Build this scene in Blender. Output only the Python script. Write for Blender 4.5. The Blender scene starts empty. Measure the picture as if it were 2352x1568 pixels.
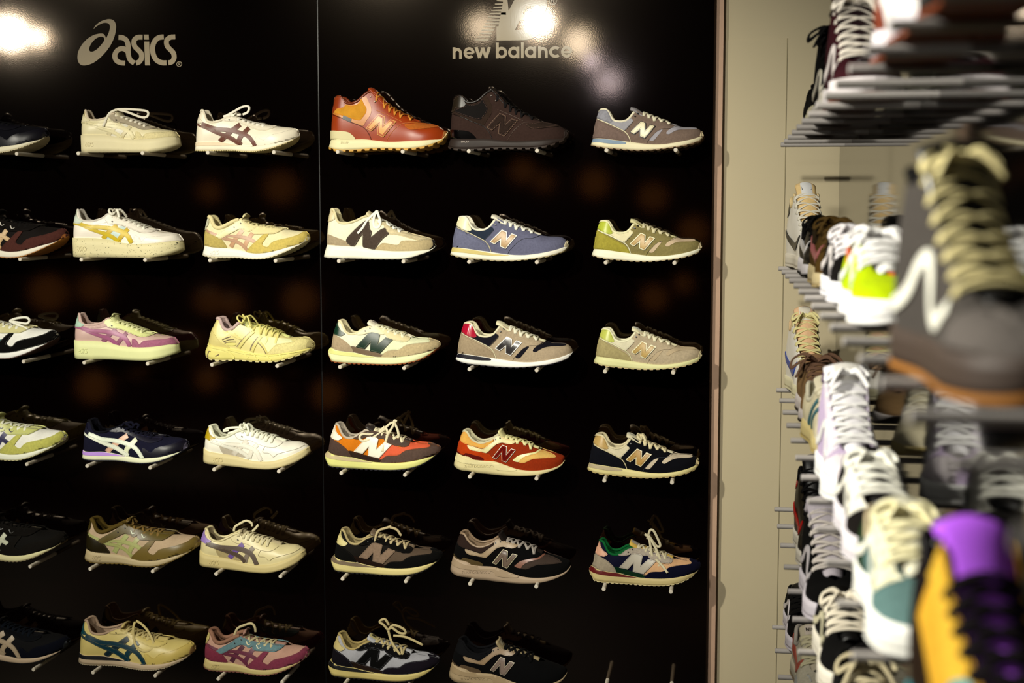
import bpy, math, random
from mathutils import Vector, geometry
from mathutils.bvhtree import BVHTree
random.seed(7)
SC = bpy.context.scene
COL = SC.collection
EYE = 1.60          # camera height above the floor
Y_PANEL, Y_TIP, Y_SHOE = 3.75, 3.60, 3.682
X_SIDE, X_STIP = 0.289, 0.135

# ------------------------------------------------------------------ materials
def lin(h):
    r = [int(h[i:i+2], 16)/255 for i in (0, 2, 4)]
    return [c/12.92 if c <= .04045 else ((c+.055)/1.055)**2.4 for c in r]
MATS = {}
KIND = {  # roughness, specular, bump scale, bump strength, colour mottle
 's': (.95, .12, 900, .4, .3), 'l': (.38, .45, 260, .06, .05), 'm': (.85, .15, 1400, .5, .12),
 'r': (.6, .35, 500, .05, .04), 'c': (.9, .15, 1500, .3, .05), 'g': (.16, .6, 100, .0, .0), 'f': (1, .1, 420, 1.0, .3)}
def mat(spec):
    """'rrggbb k' -> node material; k picks suede, leather, mesh fabric, rubber, cord, gloss or fleece."""
    if spec in MATS: return MATS[spec]
    h, k = (spec.split()+['l'])[:2]
    m = bpy.data.materials.new({'s':'suede','l':'leather','m':'fabric','r':'rubber','c':'cord','g':'gloss','f':'fleece'}[k]+'_'+h)
    m.use_nodes = True
    nt = m.node_tree; b = nt.nodes['Principled BSDF']
    rough, sp, bs, bst, mot = KIND[k]
    c = lin(h); lum = .3*c[0]+.6*c[1]+.1*c[2]
    c = [x*(.45+.55*sstep(0, .12, lum)) for x in c]
    b.inputs['Roughness'].default_value = rough
    b.inputs['Specular IOR Level'].default_value = sp
    tc = nt.nodes.new('ShaderNodeTexCoord')
    if mot > 0:
        n = nt.nodes.new('ShaderNodeTexNoise'); n.inputs['Scale'].default_value = 190 if k in 'sm' else 55; n.inputs['Detail'].default_value = 5
        nt.links.new(tc.outputs['Object'], n.inputs['Vector'])
        mx = nt.nodes.new('ShaderNodeMix'); mx.data_type = 'RGBA'
        mx.inputs[6].default_value = [min(1, x*(1-mot)) for x in c]+[1]
        mx.inputs[7].default_value = [min(1, x*(1+mot)) for x in c]+[1]
        nt.links.new(n.outputs[0], mx.inputs[0]); nt.links.new(mx.outputs[2], b.inputs['Base Color'])
    else: b.inputs['Base Color'].default_value = c+[1]
    if bst > 0:
        n2 = nt.nodes.new('ShaderNodeTexNoise'); n2.inputs['Scale'].default_value = bs; n2.inputs['Detail'].default_value = 2
        nt.links.new(tc.outputs['Object'], n2.inputs['Vector'])
        bp = nt.nodes.new('ShaderNodeBump'); bp.inputs['Strength'].default_value = bst; bp.inputs['Distance'].default_value = .0008
        nt.links.new(n2.outputs[0], bp.inputs['Height']); nt.links.new(bp.outputs[0], b.inputs['Normal'])
    MATS[spec] = m
    return m

# ------------------------------------------------------------------ objects
def mesh_obj(name, vs, fs, m, parent=None, smooth=True, loc=None):
    me = bpy.data.meshes.new(name); me.from_pydata([tuple(v) for v in vs], [], fs); me.update()
    if smooth: me.polygons.foreach_set('use_smooth', [True]*len(me.polygons))
    if m is not None: me.materials.append(m)
    o = bpy.data.objects.new(name, me); COL.objects.link(o)
    if parent is not None: o.parent = parent
    if loc is not None: o.location = loc
    return o
def tag(o, label, cat, group=None):
    o['label'] = label; o['category'] = cat
    if group: o['group'] = group
    return o
def thing(name, label, cat, loc, rz=0, group=None):
    o = bpy.data.objects.new(name, None); COL.objects.link(o); o.empty_display_size = .05
    o.location = loc; o.rotation_euler = (0, 0, rz)
    return tag(o, label, cat, group)
def box(x0, x1, y0, y1, z0, z1):
    v = [(x, y, z) for x in (x0, x1) for y in (y0, y1) for z in (z0, z1)]
    return v, [(0,1,3,2),(4,6,7,5),(0,4,5,1),(2,3,7,6),(0,2,6,4),(1,5,7,3)]
def structure(name, v, f, m):
    o = mesh_obj(name, v, f, m, smooth=False); o['kind'] = 'structure'; return o

# ------------------------------------------------------------------ 2D helpers
def P(s):
    n = [float(x) for x in s.replace(',', ' ').split()]
    return [(n[i], n[i+1]) for i in range(0, len(n), 2)]
def catmull(pts, k=5, closed=False):
    n = len(pts); out = []
    rng = range(n) if closed else range(n-1)
    for i in rng:
        p1, p2 = pts[i], pts[(i+1) % n]
        p0 = pts[(i-1) % n] if (closed or i > 0) else p1
        p3 = pts[(i+2) % n] if (closed or i < n-2) else p2
        for j in range(k):
            t = j/k
            out.append(tuple(.5*(2*b+(c-a)*t+(2*a-5*b+4*c-d)*t*t+(3*b-a-3*c+d)*t**3) for a, b, c, d in zip(p0, p1, p2, p3)))
    if not closed: out.append(tuple(pts[-1]))
    return out
def interp(pl, x):
    if x <= pl[0][0]: return pl[0][1]
    for (a, b), (c, d) in zip(pl, pl[1:]):
        if x <= c: return b+(d-b)*(x-a)/max(c-a, 1e-9)
    return pl[-1][1]
def area(p): return sum(a[0]*b[1]-b[0]*a[1] for a, b in zip(p, p[1:]+p[:1]))/2
def offset_poly(p, d):
    """grow (d>0) or shrink a polygon with mitred corners."""
    if area(p) < 0: p = p[::-1]
    n = len(p); out = []
    for i in range(n):
        a, b, c = p[i-1], p[i], p[(i+1) % n]
        e1 = (b[0]-a[0], b[1]-a[1]); e2 = (c[0]-b[0], c[1]-b[1])
        l1 = math.hypot(*e1) or 1; l2 = math.hypot(*e2) or 1
        n1 = (e1[1]/l1, -e1[0]/l1); n2 = (e2[1]/l2, -e2[0]/l2)
        k = max(.35, 1+n1[0]*n2[0]+n1[1]*n2[1])
        out.append((b[0]+d*(n1[0]+n2[0])/k, b[1]+d*(n1[1]+n2[1])/k))
    return out
def inside(p, x, y):
    c = False; j = len(p)-1
    for i in range(len(p)):
        if (p[i][1] > y) != (p[j][1] > y) and x < (p[j][0]-p[i][0])*(y-p[i][1])/(p[j][1]-p[i][1])+p[i][0]: c = not c
        j = i
    return c
def stroke(path, w, taper=None):
    """closed outline of a band of width w (or widths from taper[0] to taper[1]) along path."""
    L, R = [], []; n = len(path)
    for i, p in enumerate(path):
        a = path[max(0, i-1)]; b = path[min(n-1, i+1)]
        dx, dy = b[0]-a[0], b[1]-a[1]; l = math.hypot(dx, dy) or 1
        ww = w if taper is None else taper[0]+(taper[1]-taper[0])*min(1, i/(n-1)*1.6)
        L.append((p[0]-dy/l*ww/2, p[1]+dx/l*ww/2)); R.append((p[0]+dy/l*ww/2, p[1]-dx/l*ww/2))
    return L+R[::-1]
def arc(cx, cy, r, a0, a1, n=14, ry=None):
    ry = ry or r
    return [(cx+r*math.cos(math.radians(a0+(a1-a0)*i/n)), cy+ry*math.sin(math.radians(a0+(a1-a0)*i/n))) for i in range(n+1)]
def ring_halves(cx, cy, r, w):
    return [stroke(arc(cx, cy, r, 0, 182), w), stroke(arc(cx, cy, r, 180, 362), w)]
# stroke alphabet (x height 1): the round grotesque of the wall lettering; each glyph -> (polygons, advance)
def glyph(ch, w=.24):
    r = .5-w/2
    if ch == 'n': return [stroke([(w/2, 0), (w/2, 1)], w), stroke([(w/2, .5)]+arc(.42, .52, .42-w/2, 180, 0)+[(.84-w/2, 0)], w)], .98
    if ch in 'eo':
        if ch == 'o': return ring_halves(.5, .5, r, w), 1.12
        return [stroke(arc(.5, .5, r, -45, 360, 26), w), stroke([(.14, .47), (.9, .47)], w*.7)], 1.1
    if ch == 'c': return [stroke(arc(.5, .5, r, 48, 312, 22), w)], 1.0
    if ch == 'w': return [stroke([(.1, 1), (.38, .05)], w), stroke([(.38, .05), (.64, .95)], w*.9), stroke([(.64, .95), (.9, .05)], w*.9), stroke([(.9, .05), (1.18, 1)], w)], 1.34
    if ch == 'b': return ring_halves(.5, .5, r, w)+[stroke([(w/2, 0), (w/2, 1.36)], w)], 1.12
    if ch == 'a': return ring_halves(.5, .5, r, w)+[stroke([(1-w/2, 0), (1-w/2, 1)], w)], 1.16
    if ch == 'l': return [stroke([(w/2, 0), (w/2, 1.36)], w)], .42
    if ch == 'E': return [stroke([(w/2, 0), (w/2, 1)], w)]+[stroke([(0, y), (.6, y)], w*.8) for y in (.1, .5, .9)], .75
    if ch == 'N': return [stroke([(w/2, 0), (w/2, 1)], w), stroke([(.1, .95), (.68, .05)], w), stroke([(.78-w/2, 0), (.78-w/2, 1)], w)], .95
    if ch == 'I': return [stroke([(w/2, 0), (w/2, 1)], w)], .4
    if ch == 'K': return [stroke([(w/2, 0), (w/2, 1)], w), stroke([(.15, .45), (.65, 1)], w), stroke([(.25, .5), (.7, 0)], w)], .85
    if ch == 'C': return [stroke(arc(.45, .5, .45-w/2, 50, 310, 16, .5-w/2), w)], .85
    if ch == 'S': return [stroke([(.62, .86), (.3, .9), (.12, .72), (.3, .53), (.52, .46), (.6, .26), (.4, .1), (.06, .14)], w)], .78
    if ch == 'A': return [stroke([(.08, 0), (.4, 1)], w), stroke([(.4, 1), (.72, 0)], w), stroke([(.2, .33), (.6, .33)], w*.8)], .9
    if ch == 'P': return [stroke([(w/2, 0), (w/2, 1)], w), stroke([(.1, .9), (.5, .88), (.6, .7), (.5, .52), (.1, .5)], w*.9)], .75
    if ch == 'B': return [stroke([(w/2, 0), (w/2, 1)], w), stroke([(.1, .9), (.45, .89), (.56, .74), (.45, .55), (.1, .52)], w*.9), stroke([(.1, .52), (.5, .5), (.64, .3), (.5, .1), (.1, .1)], w*.9)], .8
    if ch == '7': return [stroke([(0, .9), (.62, .9), (.25, 0)], w)], .75
    if ch == 'H': return [stroke([(w/2, 0), (w/2, 1)], w), stroke([(.66, 0), (.66, 1)], w), stroke([(.1, .5), (.66, .5)], w)], .9
    return [], .5
A_SICS = [  # the five-letter mark, crop pixels (y down)
 stroke(catmull(P('867 273 897 276 924 294 937 330 938 385 944 420 960 446 982 461'), 5), 36),
 stroke(catmull(P('916 461 880 458 850 440 840 407 852 376 882 356 910 358 930 374'), 5), 36),
 stroke(catmull(P('1043 272 1005 274 981 296 984 335 1010 365 1032 390 1035 425 1018 452 994 461'), 5), 36),
 P('1051 253 1087 253 1089 290 1053 290'), P('1055 304 1091 304 1098 478 1061 478'),
 stroke(catmull(P('1198 270 1160 276 1130 303 1116 350 1124 405 1148 441 1183 458 1218 459'), 5), 37),
 stroke(catmull(P('1282 270 1244 274 1219 296 1222 335 1248 365 1269 390 1273 425 1256 452 1231 459'), 5), 36)]
def text_polys(s, x, y, h, w=.24, sl=0.):
    out = []; cx = 0
    for ch in s:
        g, adv = glyph(ch, w)
        for p in g: out.append([(x+(cx+a+sl*b)*h, y+b*h) for a, b in p])
        cx += adv
    return out
def asics_polys(x, y, h):
    k = h/226.
    return [[(x+(a-823)*k, y+(479-b)*k) for a, b in p] for p in A_SICS]

# ------------------------------------------------------------------ tubes and ribbons
def sweep(path, rx, rz, ups=None, closed=False, ns=6, cap=True):
    """tube with an elliptical section (rx across, rz along 'up') along a 3D path."""
    vs, fs = [], []; n = len(path); path = [Vector(p) for p in path]
    prev = None
    for i, p in enumerate(path):
        a = path[(i-1) % n] if (closed or i > 0) else path[i]
        b = path[(i+1) % n] if (closed or i < n-1) else path[i]
        t = (b-a)
        t = t.normalized() if t.length > 1e-9 else (prev or Vector((1, 0, 0)))
        prev = t
        u = Vector(ups[i]) if ups else Vector((0, 0, 1))
        s = t.cross(u)
        if s.length < 1e-4: s = t.cross(Vector((0, 1, .01)))
        s.normalize(); u = s.cross(t).normalized()
        for k in range(ns):
            an = 2*math.pi*k/ns
            vs.append(p+s*(rx*math.cos(an))+u*(rz*math.sin(an)))
    m = n if closed else n-1
    for i in range(m):
        for k in range(ns):
            a = i*ns+k; b = i*ns+(k+1) % ns; c = ((i+1) % n)*ns+(k+1) % ns; d = ((i+1) % n)*ns+k
            fs.append((a, d, c, b))
    if cap and not closed:
        fs.append(tuple(range(ns))); fs.append(tuple((n-1)*ns+k for k in range(ns))[::-1])
    return vs, fs
class Geo:
    def __init__(s): s.v = []; s.f = []
    def add(s, vf):
        o = len(s.v); s.v += [tuple(p) for p in vf[0]]; s.f += [tuple(i+o for i in f) for f in vf[1]]
    def obj(s, name, m, parent=None, smooth=True): return mesh_obj(name, s.v, s.f, m, parent, smooth)
def sstep(a, b, x):
    t = min(1, max(0, (x-a)/(b-a))); return t*t*(3-2*t)

import bmesh
def weld(o):
    bm = bmesh.new(); bm.from_mesh(o.data); bmesh.ops.remove_doubles(bm, verts=bm.verts, dist=2e-5)
    bmesh.ops.recalc_face_normals(bm, faces=bm.faces); bm.to_mesh(o.data); bm.free()
    o.data.polygons.foreach_set('use_smooth', [True]*len(o.data.polygons))
# ------------------------------------------------------------------ camera maths (used to measure, see the camera at the end)
FPX = 3267.; CPX, CPY = 1176., 784.
PHI = math.atan((784-475)/FPX); PSI = math.atan((1664-CPX)/FPX*math.cos(PHI))
FWD = Vector((-math.sin(PSI)*math.cos(PHI), math.cos(PSI)*math.cos(PHI), -math.sin(PHI)))
RGT = Vector((math.cos(PSI), math.sin(PSI), 0)); UPV = RGT.cross(FWD)
def at(px, py, Y):
    """point of the plane y=Y seen at that place of the photograph."""
    d = FWD+RGT*((px-CPX)/FPX)-UPV*((py-CPY)/FPX)
    p = d*(Y/d.y); return Vector((p.x, Y, p.z+EYE))

# ------------------------------------------------------------------ the shoe maker
PLAN = catmull([(0, .031), (.15, .033), (.35, .0315), (.55, .039), (.72, .047), (.86, .044), (1, .037)], 6)
def plan(u, h=.11, t=.20):
    w = interp(PLAN, u)
    if u < h: w *= math.sqrt(max(0, 1-(1-u/h)**2))
    if u > 1-t: w *= math.sqrt(max(0, 1-((u-1+t)/t)**2))
    return w
STITCHED = ('heel_panel', 'heel_tab', 'eyestay', 'toe_panel', 'side_logo', 'side_stripe', 'foot_panel', 'vamp_panel', 'collar_panel')
class Shoe:
    def __init__(s, T, L, root, cols, wk=1., toe=.2):
        s.T = T; s.L = L; s.root = root; s.c = cols; s.wk = wk*L/.285; s.toe = toe; s.thr = T.get('thr', 1.)
        x1, y1, x2, y2 = T['b']; hx, tx = T['x']; k = L/(tx-hx); zs = T.get('zs', 1.)
        s.k = k
        up = T.get('up')
        H = y1-min(p[1] for p in P(T['T']))
        comp = lambda h: h*(1-(1-zs)*min(1.1, max(0, h)/H))      # undo the look-down of the measured picture
        s.q = (lambda p: ((p[0]-hx)*k, p[1]*k)) if up else (lambda p: ((p[0]-hx)*k, comp(y1+(y2-y1)*(p[0]-x1)/(x2-x1)-p[1])*k))
        Q = lambda st: [s.q(p) for p in P(st)]
        s.Q = Q
        mono = lambda pl: [p for i, p in enumerate(pl) if i == 0 or p[0] > max(q[0] for q in pl[:i])+1e-5]
        s.top = mono(catmull(Q(T['T']), 5)); s.bot = mono(catmull(Q(T['B']), 4)); s.sol = mono(catmull(Q(T['S']), 4))
        s.st = mono(catmull(Q(T['ST']), 4)) if 'ST' in T else s.bot
        X0, X1 = s.top[0][0], s.top[-1][0]
        s.sc = (s.q((T['c'], 0))[0]-X0)/(X1-X0); s.sv = (s.q((T['v'], 0))[0]-X0)/(X1-X0)
        s.n = 0
        s.body(); s.sole()
    def pt(s, u, t):
        T0, T1, B0, B1 = s.top[0][0], s.top[-1][0], s.bot[0][0], s.bot[-1][0]
        xT = T0+u*(T1-T0); xB = B0+u*(B1-B0); zT = interp(s.top, xT); zB = interp(s.bot, xB)
        zT = max(zT, zB+.0005)
        x = xB+(xT-xB)*t; z = zB+(zT-zB)*t
        if u < .25: x -= .0035*math.sin(math.pi*t)*(1-u/.25)
        k = sstep(s.sc, s.sv+.05, u)
        wb = plan(u, .11, s.toe)*s.wk*.97
        hf = math.sqrt(max(0, 1-(1-u/.09)**2)) if u < .09 else 1
        if u < s.sc: wt = interp([(0, .021), (.1, .025), (s.sc*.6, .029), (s.sc, .020*s.thr)], u)*hf
        elif u < s.sv: wt = (.020-.006*(u-s.sc)/(s.sv-s.sc))*s.thr
        else: wt = .014*s.thr*(1-sstep(s.sv, s.sv+.08, u))
        wt *= s.wk
        wt = min(wt, wb*.95)
        p = 1.7+.8*k; e = 1-.48*k
        y = wt+(wb-wt)*max(0, 1-t**p)**e
        y += .003*math.sin(math.pi*min(1, t))*(1-k)*hf
        return Vector((x, -y, z))
    def body(s):
        us = []; N = 58
        for i in range(N+1):
            a = i/N; us.append(.62*a+.38*(1-math.cos(math.pi*a))/2)
        M = 12; ts = [1-(1-j/M)**1.35 for j in range(M+1)]
        V = [s.pt(u, t) for u in us for t in ts]; F = []
        for i in range(N):
            for j in range(M):
                a = i*(M+1)+j; F.append((a, a+M+1, a+M+2, a+1))
        s.bvh = BVHTree.FromPolygons(V, F)
        g = Geo(); g.add((V, F)); g.add(([(v.x, -v.y, v.z) for v in V], [f[::-1] for f in F]))
        weld(g.obj('upper', mat(s.c['body']), s.root))
        s.stg = Geo()
        # collar lip, lining and insole
        cu = [u for u in us if u < s.sc]+[s.sc]
        lipn = [s.pt(u, 1) for u in cu]
        path = [Vector((v.x, v.y+.001, v.z-.0005)) for v in lipn[::-1]]+[Vector((v.x, -v.y-.001, v.z-.0005)) for v in lipn[1:]]
        lr = s.T.get('lip', .0036)
        mesh_obj('collar', *sweep(path, lr, lr*1.05), mat(s.c.get('lip', s.c['lin'])), s.root)
        V, F = [], []
        lu = [u for u in us if u <= s.sc+.12]
        for u in lu:
            a = s.pt(u, 1); b = s.pt(u, .12); y0 = min(a.y+.003, 0); yb = min(b.y+.006, 0)
            zf = b.z+.003; xm = b.x+(.006 if u < .05 else 0); xa = a.x+(.004 if u < .05 else 0)
            V += [(xa, y0, a.z-.001), ((xa*.6+xm*.4), y0*.55+yb*.45, a.z*.6+zf*.4), (xm, yb, zf), (xm, -yb, zf), ((xa*.6+xm*.4), -(y0*.55+yb*.45), a.z*.6+zf*.4), (xa, -y0, a.z-.001)]
        for i in range(len(lu)-1):
            for j in range(5): F.append((i*6+j, i*6+j+1, i*6+7+j, i*6+6+j))
        mesh_obj('lining', V, F, mat(s.c['lin']), s.root)
    def loft(s, top, bot, gx, wk, side=(1., 1., .96), N=90, teeth=None, ends=(.11, .2)):
        V, F = [], []; x0, x1, b0, b1 = top[0][0], top[-1][0], bot[0][0], bot[-1][0]
        for i in range(N+1):
            a = i/N; u = .6*a+.4*(1-math.cos(math.pi*a))/2
            xt = x0+u*(x1-x0); xb = b0+u*(b1-b0); zt = interp(top, xt); zb = interp(bot, xb)
            if teeth and .02 < u < .985:
                if math.sin(2*math.pi*teeth[0]*u) < -.25: zb += min(teeth[1], (zt-zb)*.8)
            zt = max(zt, zb+.0006)
            w = (plan(u, *ends)*1.0+gx*min(1, plan(u, *ends)/.012))*wk
            for t, f in ((1, side[0]), (.6, side[1]), (.25, side[1]), (0, side[2])):
                V.append((xb+(xt-xb)*t, -w*f, zb+(zt-zb)*t))
            for t, f in ((0, side[2]), (.25, side[1]), (.6, side[1]), (1, side[0])):
                V.append((xb+(xt-xb)*t, w*f, zb+(zt-zb)*t))
        for i in range(N):
            for j in range(8):
                F.append((i*8+j, i*8+(j+1) % 8, (i+1)*8+(j+1) % 8, (i+1)*8+j))
        return V, F
    def sole(s):
        th = s.T.get('th', 0)*s.k
        mid = [(x, z+th) for x, z in s.sol]
        gx = s.T.get('gx', .0025); en = (.11, s.toe)
        V, F = s.loft(s.st, mid, gx, s.wk, s.T.get('side', (.985, 1.01, 1.0)), ends=en)
        s.sbvh = BVHTree.FromPolygons([Vector(v) for v in V], F)
        mesh_obj('midsole', V, F, mat(s.c['mid']), s.root)
        if th:
            tt = s.T.get('teeth')
            V, F = s.loft([(x, z+.0004) for x, z in mid], s.sol, gx+.0006, s.wk, (1, 1, .97), 300 if tt else 90, (tt[0], tt[1]*s.k) if tt else None, en)
            mesh_obj('outsole', V, F, mat(s.c['out']), s.root, smooth=False)
    def proj(s, x, z, off, sole=False):
        bv = s.sbvh if sole else s.bvh
        h = bv.ray_cast(Vector((x, -.4, z)), Vector((0, 1, 0)))
        if h[0] is None and not sole:
            x2 = min(max(x, s.bot[0][0]+.0008), s.top[-1][0]-.0012); z2 = min(z, s.ztop(x2)-.0007)
            h = bv.ray_cast(Vector((x2, -.4, z2)), Vector((0, 1, 0)))
        if h[0] is None: h = bv.find_nearest(Vector((x, -.012, z)))
        n = h[1]
        if n.y > 0: n = -n
        v = h[0]+n*off
        if v.y > -.0003: v.y = -.0003
        return v
    def panel(s, name, spec, polys, off, sole=False, step=.0042, label=None, stitch=False):
        g = Geo()
        for poly in polys:
            b = []
            for p, q in zip(poly, poly[1:]+poly[:1]):
                n = max(1, int(math.hypot(q[0]-p[0], q[1]-p[1])/step))
                for i in range(n):
                    c = (p[0]+(q[0]-p[0])*i/n, p[1]+(q[1]-p[1])*i/n)
                    if not b or math.hypot(c[0]-b[-1][0], c[1]-b[-1][1]) > 1e-5: b.append(c)
            if len(b) < 3: continue
            nb = len(b); pts = b[:]
            xs = [p[0] for p in b]; zs = [p[1] for p in b]
            x = min(xs)+step/2
            while x < max(xs):
                z = min(zs)+step/2
                while z < max(zs):
                    if inside(b, x, z): pts.append((x, z))
                    z += step
                x += step
            r = geometry.delaunay_2d_cdt([Vector(p) for p in pts], [(i, (i+1) % nb) for i in range(nb)], [], 1, 1e-6)
            vv, ff = r[0], [tuple(f) for f in r[2]]
            V = [s.proj(p[0], p[1], off, sole) for p in vv]
            cnt = {}
            for f in ff:
                for a, c in zip(f, f[1:]+f[:1]):
                    k = tuple(sorted((a, c))); cnt[k] = cnt.get(k, 0)+1
            top, low = {}, {}
            F = ff[:]
            for (a, c), k in cnt.items():
                if k == 1:
                    for i in (a, c):
                        if i not in low:
                            top[i] = len(V); V.append(V[i].copy())
                            low[i] = len(V); V.append(s.proj(vv[i][0], vv[i][1], max(-.0006, off-.0024), sole))
                    F.append((top[a], top[c], low[c], low[a]))
            g.add((V, F))
            if stitch:
                q = offset_poly(poly, -.0017); d = 0
                for a, c in zip(q, q[1:]+q[:1]):
                    l = math.hypot(c[0]-a[0], c[1]-a[1])
                    if l < 1e-6: continue
                    tx, tz = (c[0]-a[0])/l, (c[1]-a[1])/l
                    while d < l:
                        x, z = a[0]+tx*d, a[1]+tz*d
                        if z < s.ztop(x)-.001 and z > interp(s.bot, x)+.0015:
                            e = min(d+.0017, l); w = .00028
                            pp = [s.proj(a[0]+tx*h-tz*k2, a[1]+tz*h+tx*k2, off+.0003) for h, k2 in ((d, -w), (e, -w), (e, w), (d, w))]
                            if all(v.y < -.004 for v in pp): s.stg.add((pp, [(0, 1, 2, 3)]))
                        d += .0029
                    d -= l
        if not g.v: return
        if name in ('lettering', 'tread_grooves', 'eyelets', 'speckles'):
            n = len(g.v); g.add(([(v[0], -v[1], v[2]) for v in g.v], [f[::-1] for f in g.f]))
            return g.obj(name, mat(spec), s.root)
        o = g.obj(name, mat(spec), s.root)
        if label: o['label'] = label
        me = o.data.copy()
        co = [0.]*(3*len(me.vertices)); me.vertices.foreach_get('co', co); co[1::3] = [-y for y in co[1::3]]; me.vertices.foreach_set('co', co); me.flip_normals()
        o2 = bpy.data.objects.new(name, me); COL.objects.link(o2); o2.parent = s.root
        return o
    def seam(s, name, spec, path, r, off=.001):
        pts = catmull(path, 6); pp = []
        for x, z in pts: pp.append(s.proj(x, z, off))
        g = Geo(); g.add(sweep(pp, r, r, ns=5)); g.add(sweep([Vector((v.x, -v.y, v.z)) for v in pp], r, r, ns=5))
        o = g.obj(name, mat(spec), s.root)
    def ztop(s, x): return interp(s.top, x)
    def tongue(s):
        T = s.T; tx, tz = s.q(T['tg']); cx = s.q((T['c'], 0))[0]; vx = s.q((T['v'], 0))[0]
        pts = [(vx+.004, s.ztop(vx)-.003)]+[(vx+(cx-vx)*i/6, s.ztop(vx+(cx-vx)*i/6)-.003) for i in range(1, 6)]
        pts += [(cx*.6+tx*.4+.004, s.ztop(cx)*.5+tz*.5), (tx, tz)]
        pl = catmull(pts, 4); n = len(pl)-1; V, F = [], []
        nor = []
        for i in range(n+1):
            a, b = pl[max(0, i-1)], pl[min(n, i+1)]; d = Vector((b[0]-a[0], b[1]-a[1])).normalized(); nor.append((-d.y, d.x) if d.x < 0 else (d.y, -d.x))
        nor = [(a, b) if b > 0 or abs(b) < .2 else (-a, -b) for a, b in nor]
        th = T.get('tgt', .0055)
        for i, ((x, z), (nx, nz)) in enumerate(zip(pl, nor)):
            f = i/n; w = (.014+(T.get('tw', .025)-.014)*f)*s.wk
            if f > .9: w *= 1-.35*((f-.9)/.1)**2
            for side in (1, 0):
                rng = range(7) if side else range(6, -1, -1)
                for j in rng:
                    v = (j-3)/3; dr = -.007*v*v*(1.1-.45*f); o = dr+(th*(.5+.5*math.sqrt(max(0, 1-.9*v*v))) if side else 0)
                    V.append((x+nx*o, v*w, z+nz*o))
        for i in range(n):
            for j in range(14): F.append((i*14+j, i*14+(j+1) % 14, (i+1)*14+(j+1) % 14, (i+1)*14+j))
        F.append(tuple(n*14+j for j in range(14))); F.append(tuple(range(14))[::-1])
        tn = mesh_obj('tongue', V, F, mat(s.c.get('tg', s.c['lin'])), s.root)
        if 'lab' in s.c:
            V, F = [], []; i0 = int(n*.80); i1 = n-1
            for i in range(i0, i1+1):
                for j in range(1, 6):
                    a = Vector(tn.data.vertices[i*14+j].co)
                    nx, nz = nor[i]; V.append((a.x+nx*.0009, a.y*.85, a.z+nz*.0009))
            for i in range(i1-i0):
                for j in range(4): F.append((i*5+j, i*5+j+1, i*5+6+j, i*5+5+j))
            lb = mesh_obj('tongue_label', V, F, mat(s.c['lab']), tn)
            if 'labt' in s.c:   # lettering or mark on the label
                spec, word = s.c['labt'].rsplit(' ', 1)
                a = Vector(V[2]); b = Vector(V[(i1-i0)*5+2]); ax = Vector((0, 1, 0)); dn = (a-b); ln = dn.length
                nv = Vector((nor[i1][0], 0, nor[i1][1]))
                polys = text_polys(word.replace('_', ' '), 0, 0, 1, .22)
                mx = max(p[0] for q in polys for p in q); h = min(ln*.55, .024/mx)
                g = Geo()
                for q in polys:
                    vv = [b+dn*.5-ax*(mx*h/2)+ax*(x*h)-dn.normalized()*((z-.5)*h)+nv*.0009 for x, z in q]
                    m2 = len(vv)//2
                    g.add((vv, [(i, i+1, len(vv)-2-i, len(vv)-1-i) for i in range(m2-1)]))
                g.obj('lettering', mat(spec), tn, False)
    def laces(s, eyes, w=.0034, tk=.0013, extra=(), round_=False):
        g = Geo(); E = [s.q(p) for p in eyes]
        pe = [s.proj(x, z, .0012) for x, z in E]
        lift = s.T.get('lift', .0035)
        def rib(a, b, dz):
            pts, ups = [], []; n = 12
            for i in range(n+1):
                k = i/n; x = a.x+(b.x-a.x)*k; y = a.y+(b.y-a.y)*k; sn = math.sin(math.pi*k)
                zs = a.z+(b.z-a.z)*k; zc = max(s.ztop(x), zs)+lift+dz
                z = zs+(zc-zs)*sn**.55
                y *= (1-.0*sn); y = y*(1+.10*(sn*(1-sn)*4 if abs(y) > .004 else 0))
                pts.append(Vector((x, y, z))); ups.append((.25, math.copysign(abs(math.cos(math.pi*k))**.8, y) if y else 0, max(.15, sn)))
            g.add(sweep(pts, w, tk, ups, ns=8))
        far = [Vector((v.x, -v.y, v.z)) for v in pe]
        for i in range(len(E)-1):
            rib(pe[i], far[i+1], .0018); rib(far[i], pe[i+1], .0)
        rib(pe[-1], far[-1], 0)
        rib(pe[0], far[0], .0022)
        for pl in extra:
            pts = catmull(pl, 5); ups = []
            for i, p in enumerate(pts):
                ups.append((.25, -1, .35))
            g.add(sweep(pts, w, tk*1.2, ups, ns=8))
        g.obj('laces', mat(s.c['lace']), s.root)
    def loops(s, lists):
        """lists of (x, z) paths beside the near flank; they lie on the shoe or stand free of it."""
        out = []
        for pl in lists:
            r = []
            for x, z in pl:
                h = s.bvh.ray_cast(Vector((x, -.4, z)), Vector((0, 1, 0)))
                r.append(Vector((x, h[0].y-.005, z)) if h[0] is not None and h[0].y < -.012 else Vector((x, -.016, z)))
            for _ in range(2): r = [r[0]]+[Vector((b.x, (a.y+2*b.y+c.y)/4, b.z)) for a, b, c in zip(r, r[1:], r[2:])]+[r[-1]]
            out.append(r)
        return out
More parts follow.
